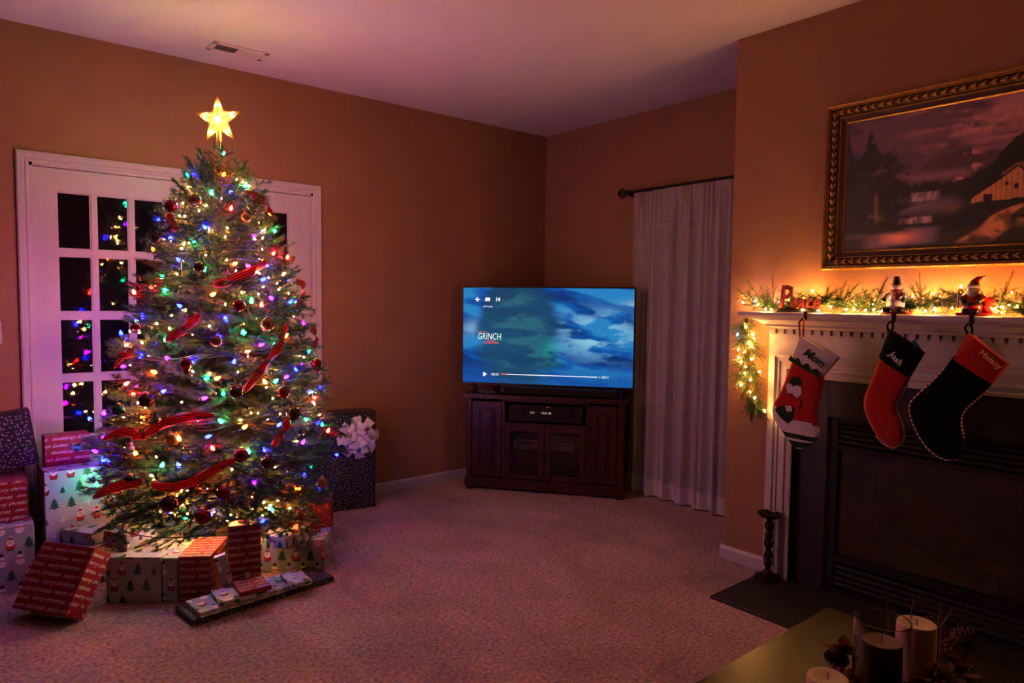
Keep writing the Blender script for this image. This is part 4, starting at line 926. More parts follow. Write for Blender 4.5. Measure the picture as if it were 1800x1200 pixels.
# front row left to right
zi = gift_px('wide present in santa and tree paper at the front left under a smaller box', (187,1060), (284,1060), 979, .30, 'santa')
gift_px('narrow upright present in snowman paper between the wide box and a red box', (286,1060), (312,1059), 981, .26, 'snow')
gift_px('upright red merry christmas present standing in the front row centre', (314,1059), (371,1057), 979, .27, 'merry')
gift_px('small present in snowman paper on top of the wide front box', (182,961), (223,969), 0, .17, 'snow', z0=zi+.001, Hh=.078)
gift_px('low present in santa paper behind the leaning red box', (102,962), (156,970), 0, .20, 'santa', z0=0., Hh=.0, W=.20) if False else None
P, x, y, w0 = frame_px((100,957), (155,965), .19)
gift('pale present in santa paper half hidden behind the leaning red box', mat4((P[0], P[1], 0), x, y, ZUP), w0, .26, .19, 'santa')
P2 = P+y*.035
gift('flat present in santa paper on the half hidden box left of the tree', mat4((P2[0]-x[0]*.02, P2[1]-x[1]*.02, .191), x, y, ZUP), w0*1.02, .20, .060, 'santa')
# the leaning red box
PB, x, y, w0 = frame_px((20,1068), (112,1083), .035)
v = ray(75, 953); A_ = np.stack([y, ZUP, -v], 1); bb, zh, _ = np.linalg.solve(A_, CAM-PB)
tl_ = math.atan2(bb, zh); Lr = math.hypot(bb, zh); zd = (y*bb+ZUP*zh)/Lr; yd = np.cross(zd, x); DD = .105
lift = DD*math.sin(tl_); PB = fl(20, 1068, lift); PB[2] = lift+.001
gift('large red merry christmas present leaning back at the far left front', mat4(PB, x, yd, zd), w0, DD, Lr, 'merry')
# left stack by the door
def wall_gift(label, x0, x1, yf, z0, z1, D, paper, roll=0., **k):
    M = Matrix.Translation((x0, yf, z0)) @ Matrix.Rotation(roll, 4, 'Y'); gift(label, M, x1-x0, D, z1-z0, paper, **k)
dT = on(77, 831, 1, -.42); dz = dT[2]
wall_gift('big white present with santas and trees left of the tree', dT[0], dT[0]+.40, -.42, 0, dz, .34, 'santa')
cL = on(77, 768, 1, -.30); cR = on(158, 766, 1, -.30)
wall_gift('red merry christmas present upside down on the big white box', cL[0], cR[0], -.30, dz+.001, cL[2], .10, 'merry', flip=True)
fT = on(60, 919, 1, -.46)
wall_gift('present in snowman paper on the carpet at the left edge', fT[0]-.34, fT[0], -.46, 0, fT[2], .26, 'snow')
eT = on(48, 842, 1, -.38)
wall_gift('dark red merry christmas present stacked at the left edge', eT[0]-.33, eT[0], -.38, fT[2]+.001, eT[2], .24, 'merry')
bR = on(50, 734, 1, -.28); bB = on(70, 828, 1, -.28)
Wb = .36; rl = -.13; hb_ = .27
M = Matrix.Translation((bB[0]-Wb*math.cos(rl), -.28, eT[2]+.004)) @ Matrix.Rotation(0.0, 4, 'X') @ Matrix.Rotation(rl, 4, 'Y')
gift('black leaf print present tilted on the stack at the left edge', M, Wb, .10, hb_, 'leaf')
# right of the trunk
gift_px('red knit print present under the right side of the tree', (472,966), (581,960), 886, .24, 'knit')
zm = gift_px('present in snowman paper in front of the red knit box', (457,1006), (571,1004), 950, .20, 'snow')
P, x, y, w0 = frame_px((468,962), (503,965), zm); 
gift('small present in santa paper on the snowman box, under a hanging ball', mat4((P[0], P[1], zm+.001), x, y, ZUP), w0, .10, .055, 'santa')
P, x, y, w0 = frame_px((508,955), (533,957), zm)
gift('tiny cream present in tree paper in the middle of the snowman box', mat4((P[0], P[1], zm+.001), x, y, ZUP), w0, .08, .075, 'santa')
P, x, y, w0 = frame_px((536,938), (563,936), zm)
gift('tiny red present on the right end of the snowman box', mat4((P[0], P[1], zm+.001), x, y, ZUP), w0, .06, .045, 'merry')
gift_px('tall red merry christmas present in the middle under the lowest branches', (402,1046), (459,1038), 926, .09, 'merry')
P, x, y, w0 = frame_px((397,1052), (418,1048), 0)
zk = np.cross(x, y); ra = -.26; xk = x*math.cos(ra)-ZUP*math.sin(ra)*-1; xk = x*math.cos(.26)+ZUP*math.sin(.26)*0; 
Mk = mat4((P[0], P[1], .0), x, y, ZUP) @ Matrix.Rotation(-.24, 4, 'Y')
Mk = Matrix.Translation((0, 0, w0*math.sin(.24)*0+.002)) @ Mk
gift('slim upright present in snowman paper leaning beside the tall red box', Mk, w0, .03, .20, 'snow')
P = fl(587, 1022); Q = fl(340, 1102); x = P-Q; W_ = np.linalg.norm(x); x = x/W_; y = np.array((-x[1], x[0], 0))
gift('long flat black leaf print present at the bottom of the front pile', mat4(Q, x, y, ZUP), W_, .20, .028, 'leaf')
P = fl(549, 1026, .029); Q = fl(352, 1087, .029); x = P-Q; W_ = np.linalg.norm(x); x = x/W_; y = np.array((-x[1], x[0], 0))
gift('long flat snowman paper present lying on the black leaf one', mat4(Q, x, y, ZUP), W_, .165, .024, 'snow')
P = fl(440, 1053, .054); Q = fl(386, 1066, .054); x = P-Q; W_ = np.linalg.norm(x)+.03; x = x/np.linalg.norm(x); y = np.array((-x[1], x[0], 0))
gift('flat santa paper present left of the small red one on the front pile', mat4(Q, x, y, ZUP), W_, .150, .018, 'santa')
P = fl(478, 1036, .073); Q = fl(423, 1049, .073); x = P-Q; W_ = np.linalg.norm(x); x = x/W_; y = np.array((-x[1], x[0], 0))
gift('small flat red merry christmas present on top of the front pile', mat4(Q, x, y, ZUP), W_, .150, .020, 'merry')
P = fl(549, 1024, .054); Q = fl(512, 1033, .054); x = P-Q; W_ = np.linalg.norm(x); x = x/W_; y = np.array((-x[1], x[0], 0))
gift('flat santa paper present at the right end of the front pile', mat4(Q, x, y, ZUP), W_, .150, .016, 'santa')
# big black present with the bow
P = fl(660, 890); ang = -.20; Wb = .40; x = np.array((math.cos(ang), math.sin(ang), 0)); y = np.array((-x[1], x[0], 0)); Q = P-x*Wb; zo = zat(P, 722)
gift('tall black leaf print present with a white bow beside the tree', mat4(Q, x, y, ZUP), Wb, .16, zo, 'leaf')
v = ray(627, 767); nrm = y; tt = ((Q-CAM)@nrm)/(v@nrm); BC_ = CAM+v*tt
bow = thing('gift_bow', 'large glossy white ribbon bow on the tall black present', 'bow', M=mat4(BC_, x, ZUP, -y))
BOWM = pm('pearl_white_ribbon', (.78,.66,.62), (.72,.60,.57), 8, .32, spec=.6, sheen=.2)
def bow_loop(L, wd):
    m = MB(); n = 16; vs = []
    for i in range(n+1):
        a = i/n*math.pi*2; r = L*.5*(1-math.cos(a)); h = .026*math.sin(a)*(.6+.4*r/L)+.003; wv = wd*(.18+.82*(r/L)**.8)
        for s in (-1, 0, 1): vs.append((r, s*wv*.5, h+(.004 if s == 0 else 0)))
    m.add(vs, [(i*3+j, i*3+j+1, i*3+j+4, i*3+j+3) for i in range(n) for j in range(2)]); return m
for (cnt, L, el, off, wd) in ((8, .140, .12, .1, .062), (7, .125, .58, .5, .060), (5, .105, 1.0, .2, .056), (2, .085, 1.38, .4, .050)):
    me_ = bow_loop(L, wd).mesh('loop', BOWM, True, fix=False)
    for k in range(cnt): o = link('loop', me_, bow, (0, 0, .012)); o.rotation_mode = 'QUATERNION'; o.rotation_quaternion = (Matrix.Rotation(off+6.283*k/cnt, 3, 'Z') @ Matrix.Rotation(-el, 3, 'Y') @ Matrix.Rotation(.35*(-1)**k, 3, 'X')).to_quaternion()
part('backing_disc', MB().lathe([(.03,0),(.03,.012),(.01,.016)], 16), BOWM, bow)
# blue gift tag sticker
P = on(136, 786, 1, -.302); tg = single('gift_tag', MB().prism([(-.022,-.012),(.006,-.022),(.026,-.004),(.020,.014),(-.004,.018),(-.026,.012)], lambda u, v, t: (P[0]+u, P[1]-t, P[2]+v), .0, .0015), pm('blue_foil_tag', (.10,.34,.55), (.08,.28,.48), 20, .35), 'blue gift tag stuck on the upside down red present', 'gift tag')

# ================================================================ MANTEL DECORATION
MZ = 1.336
def sprig(L, seed, nl=.024, dens=620.):
    rr = np.random.default_rng(seed); m = MB(); m.mi = 1; m.tube([(0,0,0),(L*.5,0,.01*L),(L,0,.0)], [.0016,.0013,.0006], 4, cap=False); m.mi = 0
    needles(m, (0,0,0), (L,0,.003), int(L*dens), nl, rr, .75, .0021)
    for s in (-1, 1):
        p = np.array((L*.35,0,0)); q = p+np.array((math.cos(.7)*L*.42, s*math.sin(.7)*L*.42, .01)); needles(m, p, q, int(L*.4*dens), nl*.9, rr, .75, .0021)
    return m
SPR = [sprig(.085+.02*i, 50+i).mesh('sprig', [NEED2, BARK], fix=False) for i in range(4)]
def place_sprig(par, P, d, base, sc=1.):
    d = Vector(d).normalized(); q = d.to_track_quat('X', 'Z'); o = link('sprig', SPR[rng.integers(4)], par, tuple(np.array(P)-np.array(base))); o.rotation_mode = 'QUATERNION'
    o.rotation_quaternion = q @ Matrix.Rotation(rng.random()*6.28, 3, 'X').to_quaternion(); o.scale = (sc,)*3; return o
gbase = (-.80, YC, MZ)
gar = thing('pine_garland', 'green pine garland lying along the top of the mantel', 'garland', gbase)
gpath = [(-.795+.03*math.sin(y*9), y, MZ+.028+.012*math.sin(y*13)) for y in np.linspace(-2.44, -4.10, 60)]
part('wire_core', MB().tube(gpath, .004, 6), BARK, gar, world=True)
GP = np.array(gpath)
for k in range(285):
    t = k/285*59; i = int(t); P = GP[i]+(GP[min(i+1, 59)]-GP[i])*(t-i); an = rng.uniform(-.5, 3.6); d = (math.cos(an)*.75, (-1 if rng.random() < .62 else 1)*rng.uniform(.5, 1.2), max(math.sin(an), -.08)*.62)
    if P[0]+d[0]*.12 > XB-.03: d = (-abs(d[0])*.5, d[1], d[2])
    place_sprig(gar, P+np.array((0, 0, .004)), d, gbase, rng.uniform(.75, 1.15))
for (px, py, tx) in ((1340,500,.2),(1360,500,-.1),(1470,505,.5),(1620,502,-.3),(1757,500,.3),(1535,510,.6),(1500,520,1.),(1650,520,-.9),(1785,520,.8)):
    P = on(px, py+30, 0, -.80); P[2] = MZ+.03
    for q in range(2): place_sprig(gar, P, (rng.uniform(-.2, .1), -tx+rng.uniform(-.25, .25), .75), gbase, 1.0)
def hanging(label, flip):
    F = (lambda P: np.array((P[0], mir(P[1]), P[2]))) if flip else (lambda P: np.array(P))
    b0 = tuple(F((-.76, -2.40, .86))); hg = thing('hanging_garland', label, 'garland', b0, group='garlands hanging beside the mantel')
    hpx = [(1312,558),(1316,580),(1312,605),(1318,632),(1316,655),(1322,680),(1326,705),(1328,716)]
    HP = np.array([F(on(x, y, 0, -.775)) for x, y in hpx]); s = np.linspace(0, 7, 40); HP = np.stack([np.interp(s, range(8), HP[:, i]) for i in range(3)], 1)
    part('wire_core', MB().tube([tuple(p) for p in HP], .004, 6), BARK, hg, world=True)
    for k in range(125):
        P = HP[int(k/125*39)]; an = rng.uniform(0, 6.28); d = (math.cos(an)*.6-.15, math.sin(an)*.75, -.75+rng.normal(0, .3))
        if P[0]+d[0]*.12 > XB-.02: d = (-abs(d[0]), d[1], d[2])
        place_sprig(hg, P, d, b0, rng.uniform(.62, .95))
    return F, b0
GBL = {'w': bulb_mesh('bulb', glow('lit_garland_bulb_warm', (1.0,.43,.105), S_GARL), .003, .012), 'o': bulb_mesh('bulb', glow('lit_garland_bulb_orange', (1.0,.14,.012), S_GARL*.9), .003, .012), 'b': bulb_mesh('bulb', glow('lit_garland_bulb_blue', (.25,.50,1.0), S_GARL*.3), .003, .012)}
gst = thing('mantel_light_string', 'string of small warm bulbs threaded through the mantel garland', 'string lights', gbase)
cpts = []
MB_SEEN = [(1307,533,'w'),(1327,530,'b'),(1330,536,'w'),(1345,545,'w'),(1358,546,'w'),(1371,531,'b'),(1388,529,'w'),(1425,511,'w'),(1462,540,'w'),(1485,545,'w'),(1502,546,'w'),(1508,533,'w'),(1520,546,'w'),(1535,545,'w'),(1545,548,'w'),(1564,526,'b'),(1605,523,'w'),(1625,549,'w'),(1641,546,'b'),(1640,518,'w'),(1652,522,'o'),(1688,506,'w'),(1695,540,'o'),(1745,545,'w'),(1765,541,'w'),(1790,541,'w'),(1760,551,'o'),(1410,549,'w'),(1440,549,'w'),(1585,545,'w'),(1735,530,'o'),(1780,515,'o')]
for (x, y, c) in MB_SEEN:
    P = on(x, y, 0, -.893 if y > 543 else -.84 if y > 535 else -.77); P[2] = max(P[2], MZ+.008); link('bulb', GBL[c], gst, tuple(P-np.array(gbase)), rnd_rot()); cpts.append(P)
for k in range(26):
    y = -2.46-.064*k; P = np.array((-.735-.01*math.sin(k*2.1), y, MZ+.022+.02*abs(math.sin(k*1.7)))); link('bulb', GBL['o' if k % 4 == 1 else 'w'], gst, tuple(P-np.array(gbase)), rnd_rot()); cpts.append(P)
for k in range(14):
    P = np.array((-.80+.03*math.sin(k*3), -3.58-.037*k, MZ+.03+.02*abs(math.sin(k*1.3)))); link('bulb', GBL['ww'[k % 2]], gst, tuple(P-np.array(gbase)), rnd_rot()); cpts.append(P)
cpts.sort(key=lambda p: -p[1])
part('cord', MB().tube([tuple(p) for q in cpts for p in (q-np.array((0, 0, .006)), q+np.array((-.01, -.012, -.010)))], .0014, 5), WIRE, gst, world=True)
def hanging_lights(label, F, b0):
    hst = thing('hanging_light_string', label, 'string lights', b0, group='light strings hanging beside the mantel'); cp = []
    for (x, y, c) in ((1295,589,'b'),(1325,589,'w'),(1324,595,'w'),(1298,616,'w'),(1307,620,'o'),(1322,610,'w'),(1299,629,'w'),(1301,637,'w'),(1320,632,'w'),(1312,645,'o'),(1308,657,'w'),(1334,654,'w'),(1318,668,'w'),(1303,678,'w'),(1320,690,'o'),(1344,724,'w'),(1315,605,'w'),(1310,575,'w'),(1325,700,'w')):
        P = F(on(x, y, 0, -.80)); link('bulb', GBL[c], hst, tuple(P-np.array(b0)), rnd_rot()); cp.append(P)
    cp.sort(key=lambda p: -p[2]); part('cord', MB().tube([tuple(p+np.array((.004, 0, -.006))) for p in cp], .0014, 5), WIRE, hst, world=True)
for lab, lab2, fp in (('short pine garland hanging down beside the left end of the mantel', 'warm light string twisted through the garland hanging left of the mantel', False), ('added unseen pine garland hanging beside the right end of the mantel', 'added unseen light string right of the mantel, lighting the coffee table', True)):  # right-hand garland and string are added out of view to light the table
    F, b0 = hanging(lab, fp); hanging_lights(lab2, F, b0)

# stocking holders
CER = {'w': pm('white_glaze', (.62,.52,.48), (.55,.46,.42), 20, .3), 'r': pm('red_glaze', (.38,.015,.012), (.30,.012,.010), 20, .3), 'g': pm('green_glaze', (.02,.05,.022), (.016,.04,.018), 20, .3), 'k': pm('black_glaze', (.015,.013,.012), (.012,.010,.010), 20, .3), 's': pm('skin_glaze', (.55,.30,.20), (.50,.27,.18), 20, .4), 'o': pm('orange_glaze', (.60,.20,.03), (.5,.16,.02), 20, .4)}
HX = -.865
def hook(par, y):
    part('hook', MB().box(XB-.2035, XB-.2005, y-.008, y+.008, 1.304, MZ+.006).box(-.86, XB-.2005, y-.011, y+.011, MZ+.001, MZ+.006).tube([(XB-.203, y, 1.306), (XB-.215, y, 1.298), (XB-.226, y, 1.303), (XB-.228, y, 1.314)], .0035, 6), BLKM, par, world=True)
sg_ = thing('word_stocking_holder', 'red metal stocking holder with letters spelling Peace on the mantel', 'stocking holder', (HX, -2.70, MZ))
part('base', MB().bbox(HX-.022, HX+.022, -2.600, -2.800, MZ+.001, MZ+.018), BLKM, sg_, world=True)
t = text_mb('Peace', .135, .12, .012); mn = min(v[0] for v in t.v); k_ = .215/width(t)
xs = sorted(set(round(v[0], 4) for v in t.v))
names = ['P', 'e', 'a', 'c', 'e']; adv = 0.
LETR = pm('dark_red_enamel', (.16,.018,.012), (.11,.012,.010), 30, .4, metal=.3)
for ch, h_, y0 in (('P', .150, -2.606), ('e', .092, -2.662), ('a', .092, -2.702), ('c', .092, -2.738), ('e', .092, -2.772)):
    tm = text_mb(ch, h_, .15, .011, .025); mn = min(v[0] for v in tm.v); mb_ = min(v[1] for v in tm.v)
    tm.v = [(HX+.004-v[2], y0-(v[0]-mn)*.82, MZ+.017+(v[1]-mb_)) for v in tm.v]; part('letter', tm, LETR, sg_, world=True)
hook(sg_, -2.757)
def fig(name, label, y):
    f = thing(name, label, 'stocking holder', (HX, y, MZ)); return f, lambda a: (HX+a[0], y+a[1], MZ+a[2])
f, q = fig('snowman_stocking_holder', 'ceramic snowman stocking holder with black top hat on the mantel', -3.125)
part('base', MB().bbox(HX-.025, HX+.03, -3.075, -3.180, MZ+.001, MZ+.012), CER['r'], f, world=True)
part('body', MB().ball(q((0,0,.042)), .034, 20).ball(q((0,0,.082)), .026, 20).ball(q((0,0,.112)), .020, 20), CER['w'], f, smooth='all', world=True)
part('hat', MB().lathe([(.024,.124),(.024,.127),(.015,.128),(.013,.152),(.015,.158),(.001,.159)], 18, q((0,0,0))), CER['k'], f, smooth=True, world=True)
part('scarf', MB().lathe([(.018,.094),(.023,.097),(.023,.101),(.018,.104)], 18, q((0,0,0))).tube([q((-.02,-.008,.098)), q((-.028,-.012,.080)), q((-.030,-.012,.062))], .006, 8), CER['r'], f, smooth=True, world=True)
for s in (-1, 1):
    a = part('arm', MB().tube([q((0,s*.022,.088)), q((-.010,s*.036,.078)), q((-.022,s*.038,.064))], [.008,.008,.007], 8), CER['w'], f, smooth=True, world=True)
    part('mitten', MB().ball(q((-.026,s*.038,.060)), .011, 10), CER['g'], a, smooth='all', world=True)
    part('boot', MB().ball(q((-.022,s*.030,.018)), .016, 12, (1.4,.9,.9)), CER['k'], f, smooth='all', world=True)
    part('eye', MB().ball(q((-.018,s*.007,.117)), .0024, 8), CER['k'], f, world=True)
part('nose', MB().lathe([(.0035,0),(.001,.018)], 8, q((-.019,0,.112)), Matrix.Rotation(-math.pi/2, 4, 'Y')), CER['o'], f, world=True)
for z in (.04,.055,.078): part('button', MB().ball(q((-.034 if z < .06 else -.026,0,z)), .003, 8), CER['k'], f, world=True)
hook(f, -3.135)
f, q = fig('santa_stocking_holder', 'ceramic santa stocking holder with bent hat and sack on the mantel', -3.406)
part('base', MB().bbox(HX-.025, HX+.03, -3.352, -3.462, MZ+.001, MZ+.012), CER['r'], f, world=True)
part('body', MB().lathe([(.030,.012),(.036,.025),(.037,.045),(.030,.066),(.022,.082),(.012,.090)], 20, q((0,0,0))), CER['r'], f, smooth='all', world=True)
part('head', MB().ball(q((-.004,0,.102)), .020, 16), CER['s'], f, smooth='all', world=True)
part('beard', MB().ball(q((-.014,0,.088)), .018, 14, (.8,1.1,1.3)), CER['w'], f, smooth='all', world=True)
part('hat', MB().tube([q((-.004,0,.112)), q((-.002,-.002,.130)), q((0,-.012,.144)), q((0,-.028,.150))], [.020,.015,.009,.003], 14), CER['r'], f, smooth='all', world=True)
part('hat_trim', MB().lathe([(.019,.108),(.024,.111),(.024,.116),(.019,.120)], 16, q((-.004,0,0))), CER['w'], f, smooth=True, world=True); part('pompom', MB().ball(q((0,-.030,.150)), .006, 8), CER['w'], f, smooth='all', world=True)
part('belt', MB().lathe([(.0365,.040),(.0385,.042),(.0385,.049),(.036,.052)], 20, q((0,0,0))), CER['k'], f, smooth=True, world=True)
for s in (-1, 1):
    a = part('arm', MB().tube([q((0,s*.022,.078)), q((-.016,s*.038,.066)), q((-.028,s*.030,.060))], [.010,.010,.008], 10), CER['r'], f, smooth='all', world=True)
    part('mitten', MB().ball(q((-.032,s*.027,.060)), .010, 10), CER['g'], a, smooth='all', world=True)
    part('boot', MB().ball(q((-.026,s*.018,.018)), .015, 12, (1.4,.9,.8)), CER['k'], f, smooth='all', world=True)
    part('eye', MB().ball(q((-.023,s*.007,.107)), .002, 8), CER['k'], f, world=True)
part('sack', MB().lathe([(.016,.012),(.026,.022),(.026,.045),(.014,.064),(.018,.072)], 14, q((.008,-.050,0))), CER['r'], f, smooth='all', world=True)
part('candy_cane', MB().tube([q((-.030,.044,.03)), q((-.030,.044,.092)), q((-.030,.040,.100)), q((-.030,.032,.100)), q((-.030,.030,.092))], .0035, 8), CER['w'], f, smooth=True, world=True)
hook(f, -3.415)

# ---- stockings
XS = XB-.232
def yz(px, py, dx=0.): P = on(px, py, 0, XS-dx); return P
def resamp(pl, n):
    P = np.array(pl, float); d = np.r_[0, np.cumsum(np.linalg.norm(np.diff(P, axis=0), axis=1))]; s = np.linspace(0, d[-1], n)
    Q = np.stack([np.interp(s, d, P[:, i]) for i in range(2)], 1)
    for _ in range(2): Q[1:-1] = (Q[:-2]+2*Q[1:-1]+Q[2:])/4
    return Q
def pad(left, right, th, n=30, nk=16, taper=True, tip=None):
    """padded cloth form between two edges; returns builder and the rings"""
    A, B = resamp(left, n), resamp(right, n); m = MB(); vs = []
    for i in range(n):
        a = yz(*A[i]); b = yz(*B[i]); c = (a+b)/2; h = (b-a)/2; t = th*(1 if not taper else max(.05, math.sin(math.pi*min(1, .55+.0*i) if i < n*.75 else math.pi/2*max(.06, (1-(i/n-.75)/.26))))) if taper else th
        for k in range(nk):
            an = 2*math.pi*k/nk; cx = math.cos(an); sx = math.sin(an); vs.append(c+h*math.copysign(abs(cx)**.75, cx)+np.array((-t*math.copysign(abs(sx)**.8, sx), 0, 0)))
    fs = [(i*nk+k, i*nk+(k+1) % nk, (i+1)*nk+(k+1) % nk, (i+1)*nk+k) for i in range(n-1) for k in range(nk)]+[tuple(range(nk)), tuple((n-1)*nk+k for k in range(nk-1, -1, -1))]
    m.add(vs, fs); return m, n, nk
def on_cloth(mb, p0, p1, up_px, th, name, mat, par):
    """lay flat lettering on the cuff between two picture points on the cloth's plane"""
    a = yz(*p0, th); b = yz(*p1, th); x = b-a; W = np.linalg.norm(x); x = x/W; n = np.array((-1., 0, 0)); y = np.cross(n, x); mn = min(v[0] for v in mb.v); k = W/width(mb)
    mb.v = [tuple(a+x*(v[0]-mn)*k+y*v[1]*k+n*(.0005+v[2])) for v in mb.v]; return part(name, mb, mat, par, world=True)
def rope(pts, par, r=.0042, stripe=(0, 1), dx=0.):
    P = resamp(pts, max(8, int(len(pts)*9))); Q = [tuple(yz(x, y, dx)) for x, y in P]; m = MB(); m.tube(Q, r, 7, cap=False)
    nf = len(m.f); m.m = [((i//7)//2 % 2 == 0)*1 for i in range(nf)]
    return part('rope_piping', m, [FELTR, WOVW], par, smooth=True, world=True, label='twisted red and white rope piping')
def loop(par, y, p, mat, zt=1.304):
    a = yz(*p); part('hanging_loop', MB().tube([tuple(a+np.array((0, .004, -.012))), (XS-.001, y+.012, zt-.012), (XS+.006, y+.006, zt+.000), (XS+.014, y, zt+.002), (XS+.006, y-.006, zt+.000), (XS-.001, y-.012, zt-.012), tuple(a+np.array((0, -.010, -.014)))], .0042, 7), mat, par, smooth=True, world=True)
def stocking(label, left, right, cuffL, cuffR, bodym, cuffm, th=.020):
    r = yz(*cuffL[0]); s = thing('christmas_stocking', label, 'stocking', (XS, r[1], r[2]), group='stockings hanging from the mantel')
    m, n, nk = pad(left, right, th); body = (m, n, nk)
    c, n2, nk2 = pad(cuffL, cuffR, th*1.25, 8, 16, taper=False); return s, body, c
# first stocking: red with ivory cuff, striped toe
L1 = [(1394,630),(1385,655),(1375,682),(1362,705),(1356,717),(1358,731),(1366,746),(1378,761),(1388,776),(1396,786),(1402,789)]
R1 = [(1450,660),(1447,680),(1443,700),(1438,715),(1436,730),(1438,742),(1442,754),(1442,764),(1437,773),(1424,782),(1410,789)]
s1, (m, n, nk), c = stocking('red felt stocking with ivory cuff, gnome applique and striped green toe', L1, R1, [(1407,589),(1400,610),(1391,633)], [(1477,629),(1464,645),(1447,664)], FELTR, FELTW)
ms = []
for i in range(n-1):
    t = i/(n-1)
    for k in range(nk): heel = t > .60-.16*math.cos(2*math.pi*k/nk)*-1*(-1) if False else (t > .44+.16*(1-math.cos(2*math.pi*k/nk)*-1)/1.0*0+.17*(1+math.cos(2*math.pi*k/nk))*.5); ms.append((2 if (i % 4) else 1) if t > .74 else 1 if heel and t < .75 and t > .40 else 0)
m.m = ms+[0, 2]; part('body', m, [FELTR, FELTW, FELTG], s1, smooth='all', world=True)
part('cuff', c, FELTW, s1, smooth=True, world=True)
zg = [(1395,624),(1391,632),(1446,664),(1447,661),(1440,647),(1431,650),(1425,638),(1414,641),(1408,629),(1400,632)]
zz_ = [yz(*p) for p in zg]; part('zigzag_band', MB().prism([(p[1], p[2]) for p in zz_], lambda u, v, t: (XS-t, u, v), .0225, .0275), FELTG, s1, world=True)
on_cloth(text_mb('Mom', .03, .25, bold=.03), (1411,622), (1445,647), None, .0290, 'embroidered_name', WOVD, s1)
loop(s1, -2.757, (1408,591), FELTR)
def app(polys, par, nm, mt, t0=.0195):
    q = [yz(*p) for p in polys]; return part(nm, MB().prism([(p[1], p[2]) for p in q], lambda u, v, t: (XS-t, u, v), t0-.006, t0+.003), mt, par, world=True)
app([(1390,672),(1398,661),(1407,662),(1413,670),(1412,676),(1400,677)], s1, 'applique_hat', FELTG)
app([(1386,676),(1393,671),(1398,679),(1397,690),(1388,690)], s1, 'applique_face', FELTW); app([(1397,680),(1405,676),(1413,681),(1413,692),(1405,699),(1398,693)], s1, 'applique_beard', FELTW)
app([(1366,708),(1376,697),(1390,692),(1404,699),(1413,705),(1408,718),(1390,712),(1374,712)], s1, 'applique_coat', FELTR, .0215); app([(1380,712),(1392,711),(1400,714),(1398,736),(1388,743),(1375,732),(1366,718)], s1, 'applique_boots', FELTG); app([(1385,712),(1396,712),(1398,722),(1388,722)], s1, 'applique_mitten', FELTW, .0235)
# second stocking
L2 = [(1548,622),(1540,645),(1530,670),(1521,692),(1517,706),(1520,724),(1530,747),(1541,766),(1553,778),(1563,784),(1570,786)]
R2 = [(1604,655),(1596,675),(1585,692),(1577,706),(1575,716),(1579,728),(1585,740),(1589,754),(1590,766),(1586,777),(1577,785)]
s2, (m, n, nk), c = stocking('plain red velvet stocking with dark cuff and white lettering', L2, R2, [(1562,578),(1555,600),(1545,627)], [(1626,621),(1613,642),(1600,664)], FELTR, FELTB)
part('body', m, FELTR, s2, smooth='all', world=True); part('cuff', c, FELTB, s2, smooth=True, world=True)
rope(R2[1:]+[(1570,787),(1560,784),(1550,777),(1540,765)], s2); loop(s2, -3.135, (1563,580), FELTB)
on_cloth(text_mb('Josh', .03, .1, bold=.02), (1561,622), (1580,643), None, .0255, 'embroidered_name', WOVW, s2)
tq = [yz(*p) for p in ((1601,601),(1608,595),(1619,612),(1613,618))]; part('price_tag', MB().prism([(p[1], p[2]) for p in tq], lambda u, v, t: (XS-t, u, v), -.002, .0), pm('blue_card', (.03,.16,.42), (.025,.13,.36), 30, .4), s2, world=True, label='small blue card tag sticking out of the cuff')
# third stocking
L3 = [(1678,624),(1660,648),(1640,670),(1617,690),(1601,706),(1598,720),(1604,742),(1614,764),(1628,785),(1645,800),(1662,808),(1672,808)]
R3 = [(1750,668),(1735,686),(1716,702),(1700,715),(1691,728),(1689,742),(1691,756),(1694,770),(1696,782),(1694,795),(1686,804),(1676,808)]
s3, (m, n, nk), c = stocking('black velvet stocking with red cuff, gold lettering and rope edge', L3, R3, [(1703,583),(1690,604),(1676,630)], [(1775,640),(1762,656),(1747,675)], FELTB, FELTR)
part('body', m, FELTB, s3, smooth='all', world=True); part('cuff', c, FELTR, s3, smooth=True, world=True)
rope(L3[1:]+[(1685,805)], s3); rope(R3[1:8], s3); loop(s3, -3.415, (1704,585), FELTB)
on_cloth(text_mb('Melany', .03, .1, bold=.012), (1720,622), (1757,650), None, .0258, 'embroidered_name', WOVG, s3)

# ---- candlestick on the hearth
cs = thing('candlestick', 'tall dark turned candlestick standing on the hearth by the mantel leg', 'candlestick', (-.800, -2.555, .012))
part('base', MB().lathe([(.060,0),(.064,.004),(.062,.012),(.045,.020),(.028,.026),(.020,.036),(.014,.046)], 28), BRONZE, cs, smooth=True)
pr = [(.012,.044)]
for k in range(5):
    z = .055+.047*k; pr += [(.013,z),(.0195,z+.012),(.021,z+.020),(.0185,z+.030),(.0115,z+.042)]
m = MB().lathe(pr+[(.012,.292),(.018,.300),(.022,.306)], 20)
for k in range(2): m.tube([(.020*math.cos(a+k*3.14), .020*math.sin(a+k*3.14), .05+.24*a/9.4) for a in np.linspace(0, 9.4, 60)], .0035, 5)
part('stem', m, BRONZE, cs, smooth=True)
part('drip_pan', MB().lathe([(.020,.304),(.045,.312),(.056,.322),(.058,.330),(.054,.330),(.050,.324),(.030,.318),(.002,.317)], 28), BRONZE, cs, smooth=True)
part('spike', MB().lathe([(.004,.317),(.003,.330),(.0005,.345)], 8), BRONZE, cs)

